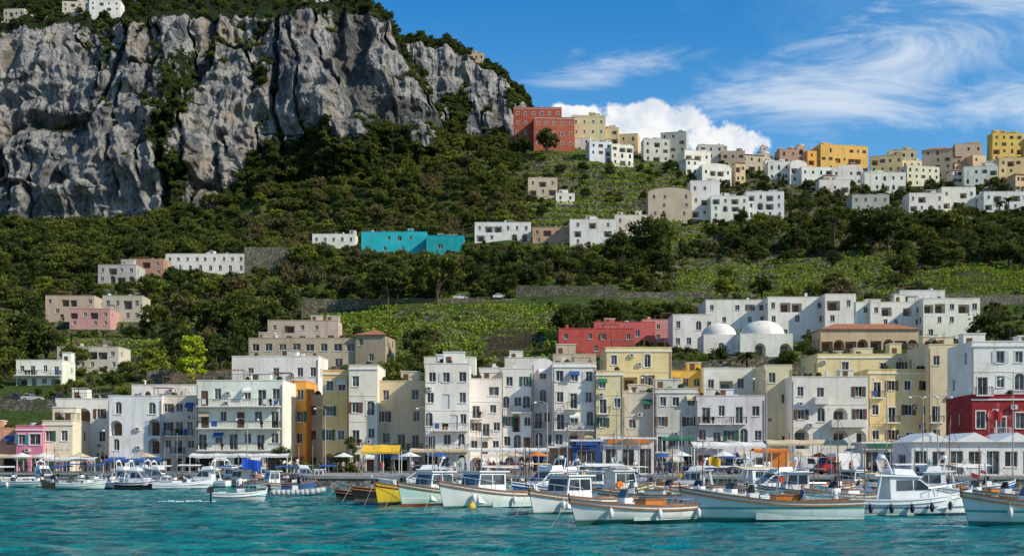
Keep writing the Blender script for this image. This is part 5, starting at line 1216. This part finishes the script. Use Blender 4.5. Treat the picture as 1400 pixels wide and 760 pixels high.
# ------------------------------------------------------------------ sky & sun
SUN = Vector((.80, -.36, .62)).normalized()
el = math.asin(SUN.z); az = math.atan2(SUN.x, SUN.y)
w = bpy.data.worlds.new('World'); scene.world = w; w.use_nodes = True
t = NT(w.node_tree); bg = w.node_tree.nodes['Background']; bg.inputs['Strength'].default_value = .10
sky = t.node('ShaderNodeTexSky', sky_type='NISHITA'); sky.sun_disc = False; sky.sun_elevation = el; sky.sun_rotation = az; sky.air_density = 1.0; sky.dust_density = .6; sky.ozone_density = 3.0
tc = t.node('ShaderNodeTexCoord').outputs['Generated']
sp = t.node('ShaderNodeSeparateXYZ'); t.put(sp.inputs[0], tc)
yy = t.math('MAXIMUM', sp.outputs[1], .08); front = t.step(sp.outputs[1], .1, .3)
u = t.math('DIVIDE', sp.outputs[0], yy); v = t.math('DIVIDE', sp.outputs[2], yy)
cb = t.node('ShaderNodeCombineXYZ'); t.put(cb.inputs[0], u); t.put(cb.inputs[1], v); uv = cb.outputs[0]
def blob(cx, cy, rx, ry, rot=0):
    cx, cy = (cx-700)/F, (630-cy)/F; rx /= F; ry /= F
    m1 = t.mapping(uv, (1, 1, 1), (0, 0, 0), (-cx, -cy, 0)); m2 = t.mapping(m1, (1, 1, 1), (0, 0, -rot)); m = t.mapping(m2, (1/rx, 1/ry, 1))
    ln = t.node('ShaderNodeVectorMath', operation='LENGTH'); t.put(ln.inputs[0], m); return t.math('SUBTRACT', 1.0, ln.outputs['Value'])
nz1 = t.noise(uv, 22, 8, .62); nz2 = t.noise(t.mapping(uv, (3, 12, 1), (0, 0, -.45)), 1.6, 9, .66, 1.2); nz3 = t.noise(t.mapping(uv, (5, 9, 1)), 1.3, 8, .65, .5)
def mx(a, b): return t.math('MAXIMUM', a, b)
cum = mx(mx(blob(860, 178, 125, 44), blob(975, 196, 68, 34)), blob(790, 160, 60, 26))
cumd = t.step(t.math('ADD', cum, t.math('MULTIPLY', t.math('SUBTRACT', nz1, .5), 2.1)), .06, .30)
cir = mx(mx(blob(1260, 85, 320, 90, .35), blob(840, 88, 130, 32, .2)), mx(blob(1380, 140, 150, 60, -.2), blob(1150, 130, 240, 70, .1)))
cird = t.math('MULTIPLY', t.step(t.math('ADD', cir, t.math('MULTIPLY', t.math('SUBTRACT', nz2, .5), 3.4)), .05, 1.3), .82)
haze = t.math('MULTIPLY', t.step(t.math('ADD', u, t.math('MULTIPLY', t.math('SUBTRACT', nz3, .5), .6)), .08, .55), .45)
lowh = t.math('MULTIPLY', t.step(v, .40, .16), .45)
tint = t.mix(1.0, sky.outputs[0], (.22, 1.06, 1.58), 'MULTIPLY')
c = t.mix(t.math('MULTIPLY', mx(haze, lowh), front), tint, (2.9, 5.4, 8.0))
back = t.math('MULTIPLY', t.step(sp.outputs[2], .65, .0), .75)  # pale low sky behind the camera, added as neutral fill light
c = t.mix(t.math('MULTIPLY', back, t.math('SUBTRACT', 1.0, front)), c, (7.0, 6.9, 6.6))
c = t.mix(t.math('MULTIPLY', cird, front), c, (7.4, 8.2, 9.1))
cc = t.mix(t.step(t.noise(uv, 30, 5, .6), .35, .6), (6.8, 7.5, 8.5), (9.7, 9.7, 9.7))
c = t.mix(t.math('MULTIPLY', cumd, front), c, cc)
t.put(bg.inputs['Color'], c)
sd = bpy.data.lights.new('sun', 'SUN'); sd.energy = 5.0; sd.angle = math.radians(.5); sd.color = (1, .90, .73)
so = bpy.data.objects.new('sun', sd); COL.objects.link(so); so.rotation_euler = (-SUN).to_track_quat('-Z', 'Y').to_euler()

# ------------------------------------------------------------------ camera
cd = bpy.data.cameras.new('camera'); cam = bpy.data.objects.new('camera', cd); COL.objects.link(cam)
cam.location = (0, 0, EYE); cam.rotation_euler = (math.radians(90), 0, 0); cd.sensor_width = 36; cd.lens = 36*F/1400; cd.shift_y = (HY-380)/1400.; cd.clip_end = 12000; cd.clip_start = .5
scene.camera = cam
scene.view_settings.view_transform = 'Standard'; scene.view_settings.look = 'None'; scene.view_settings.exposure = 0
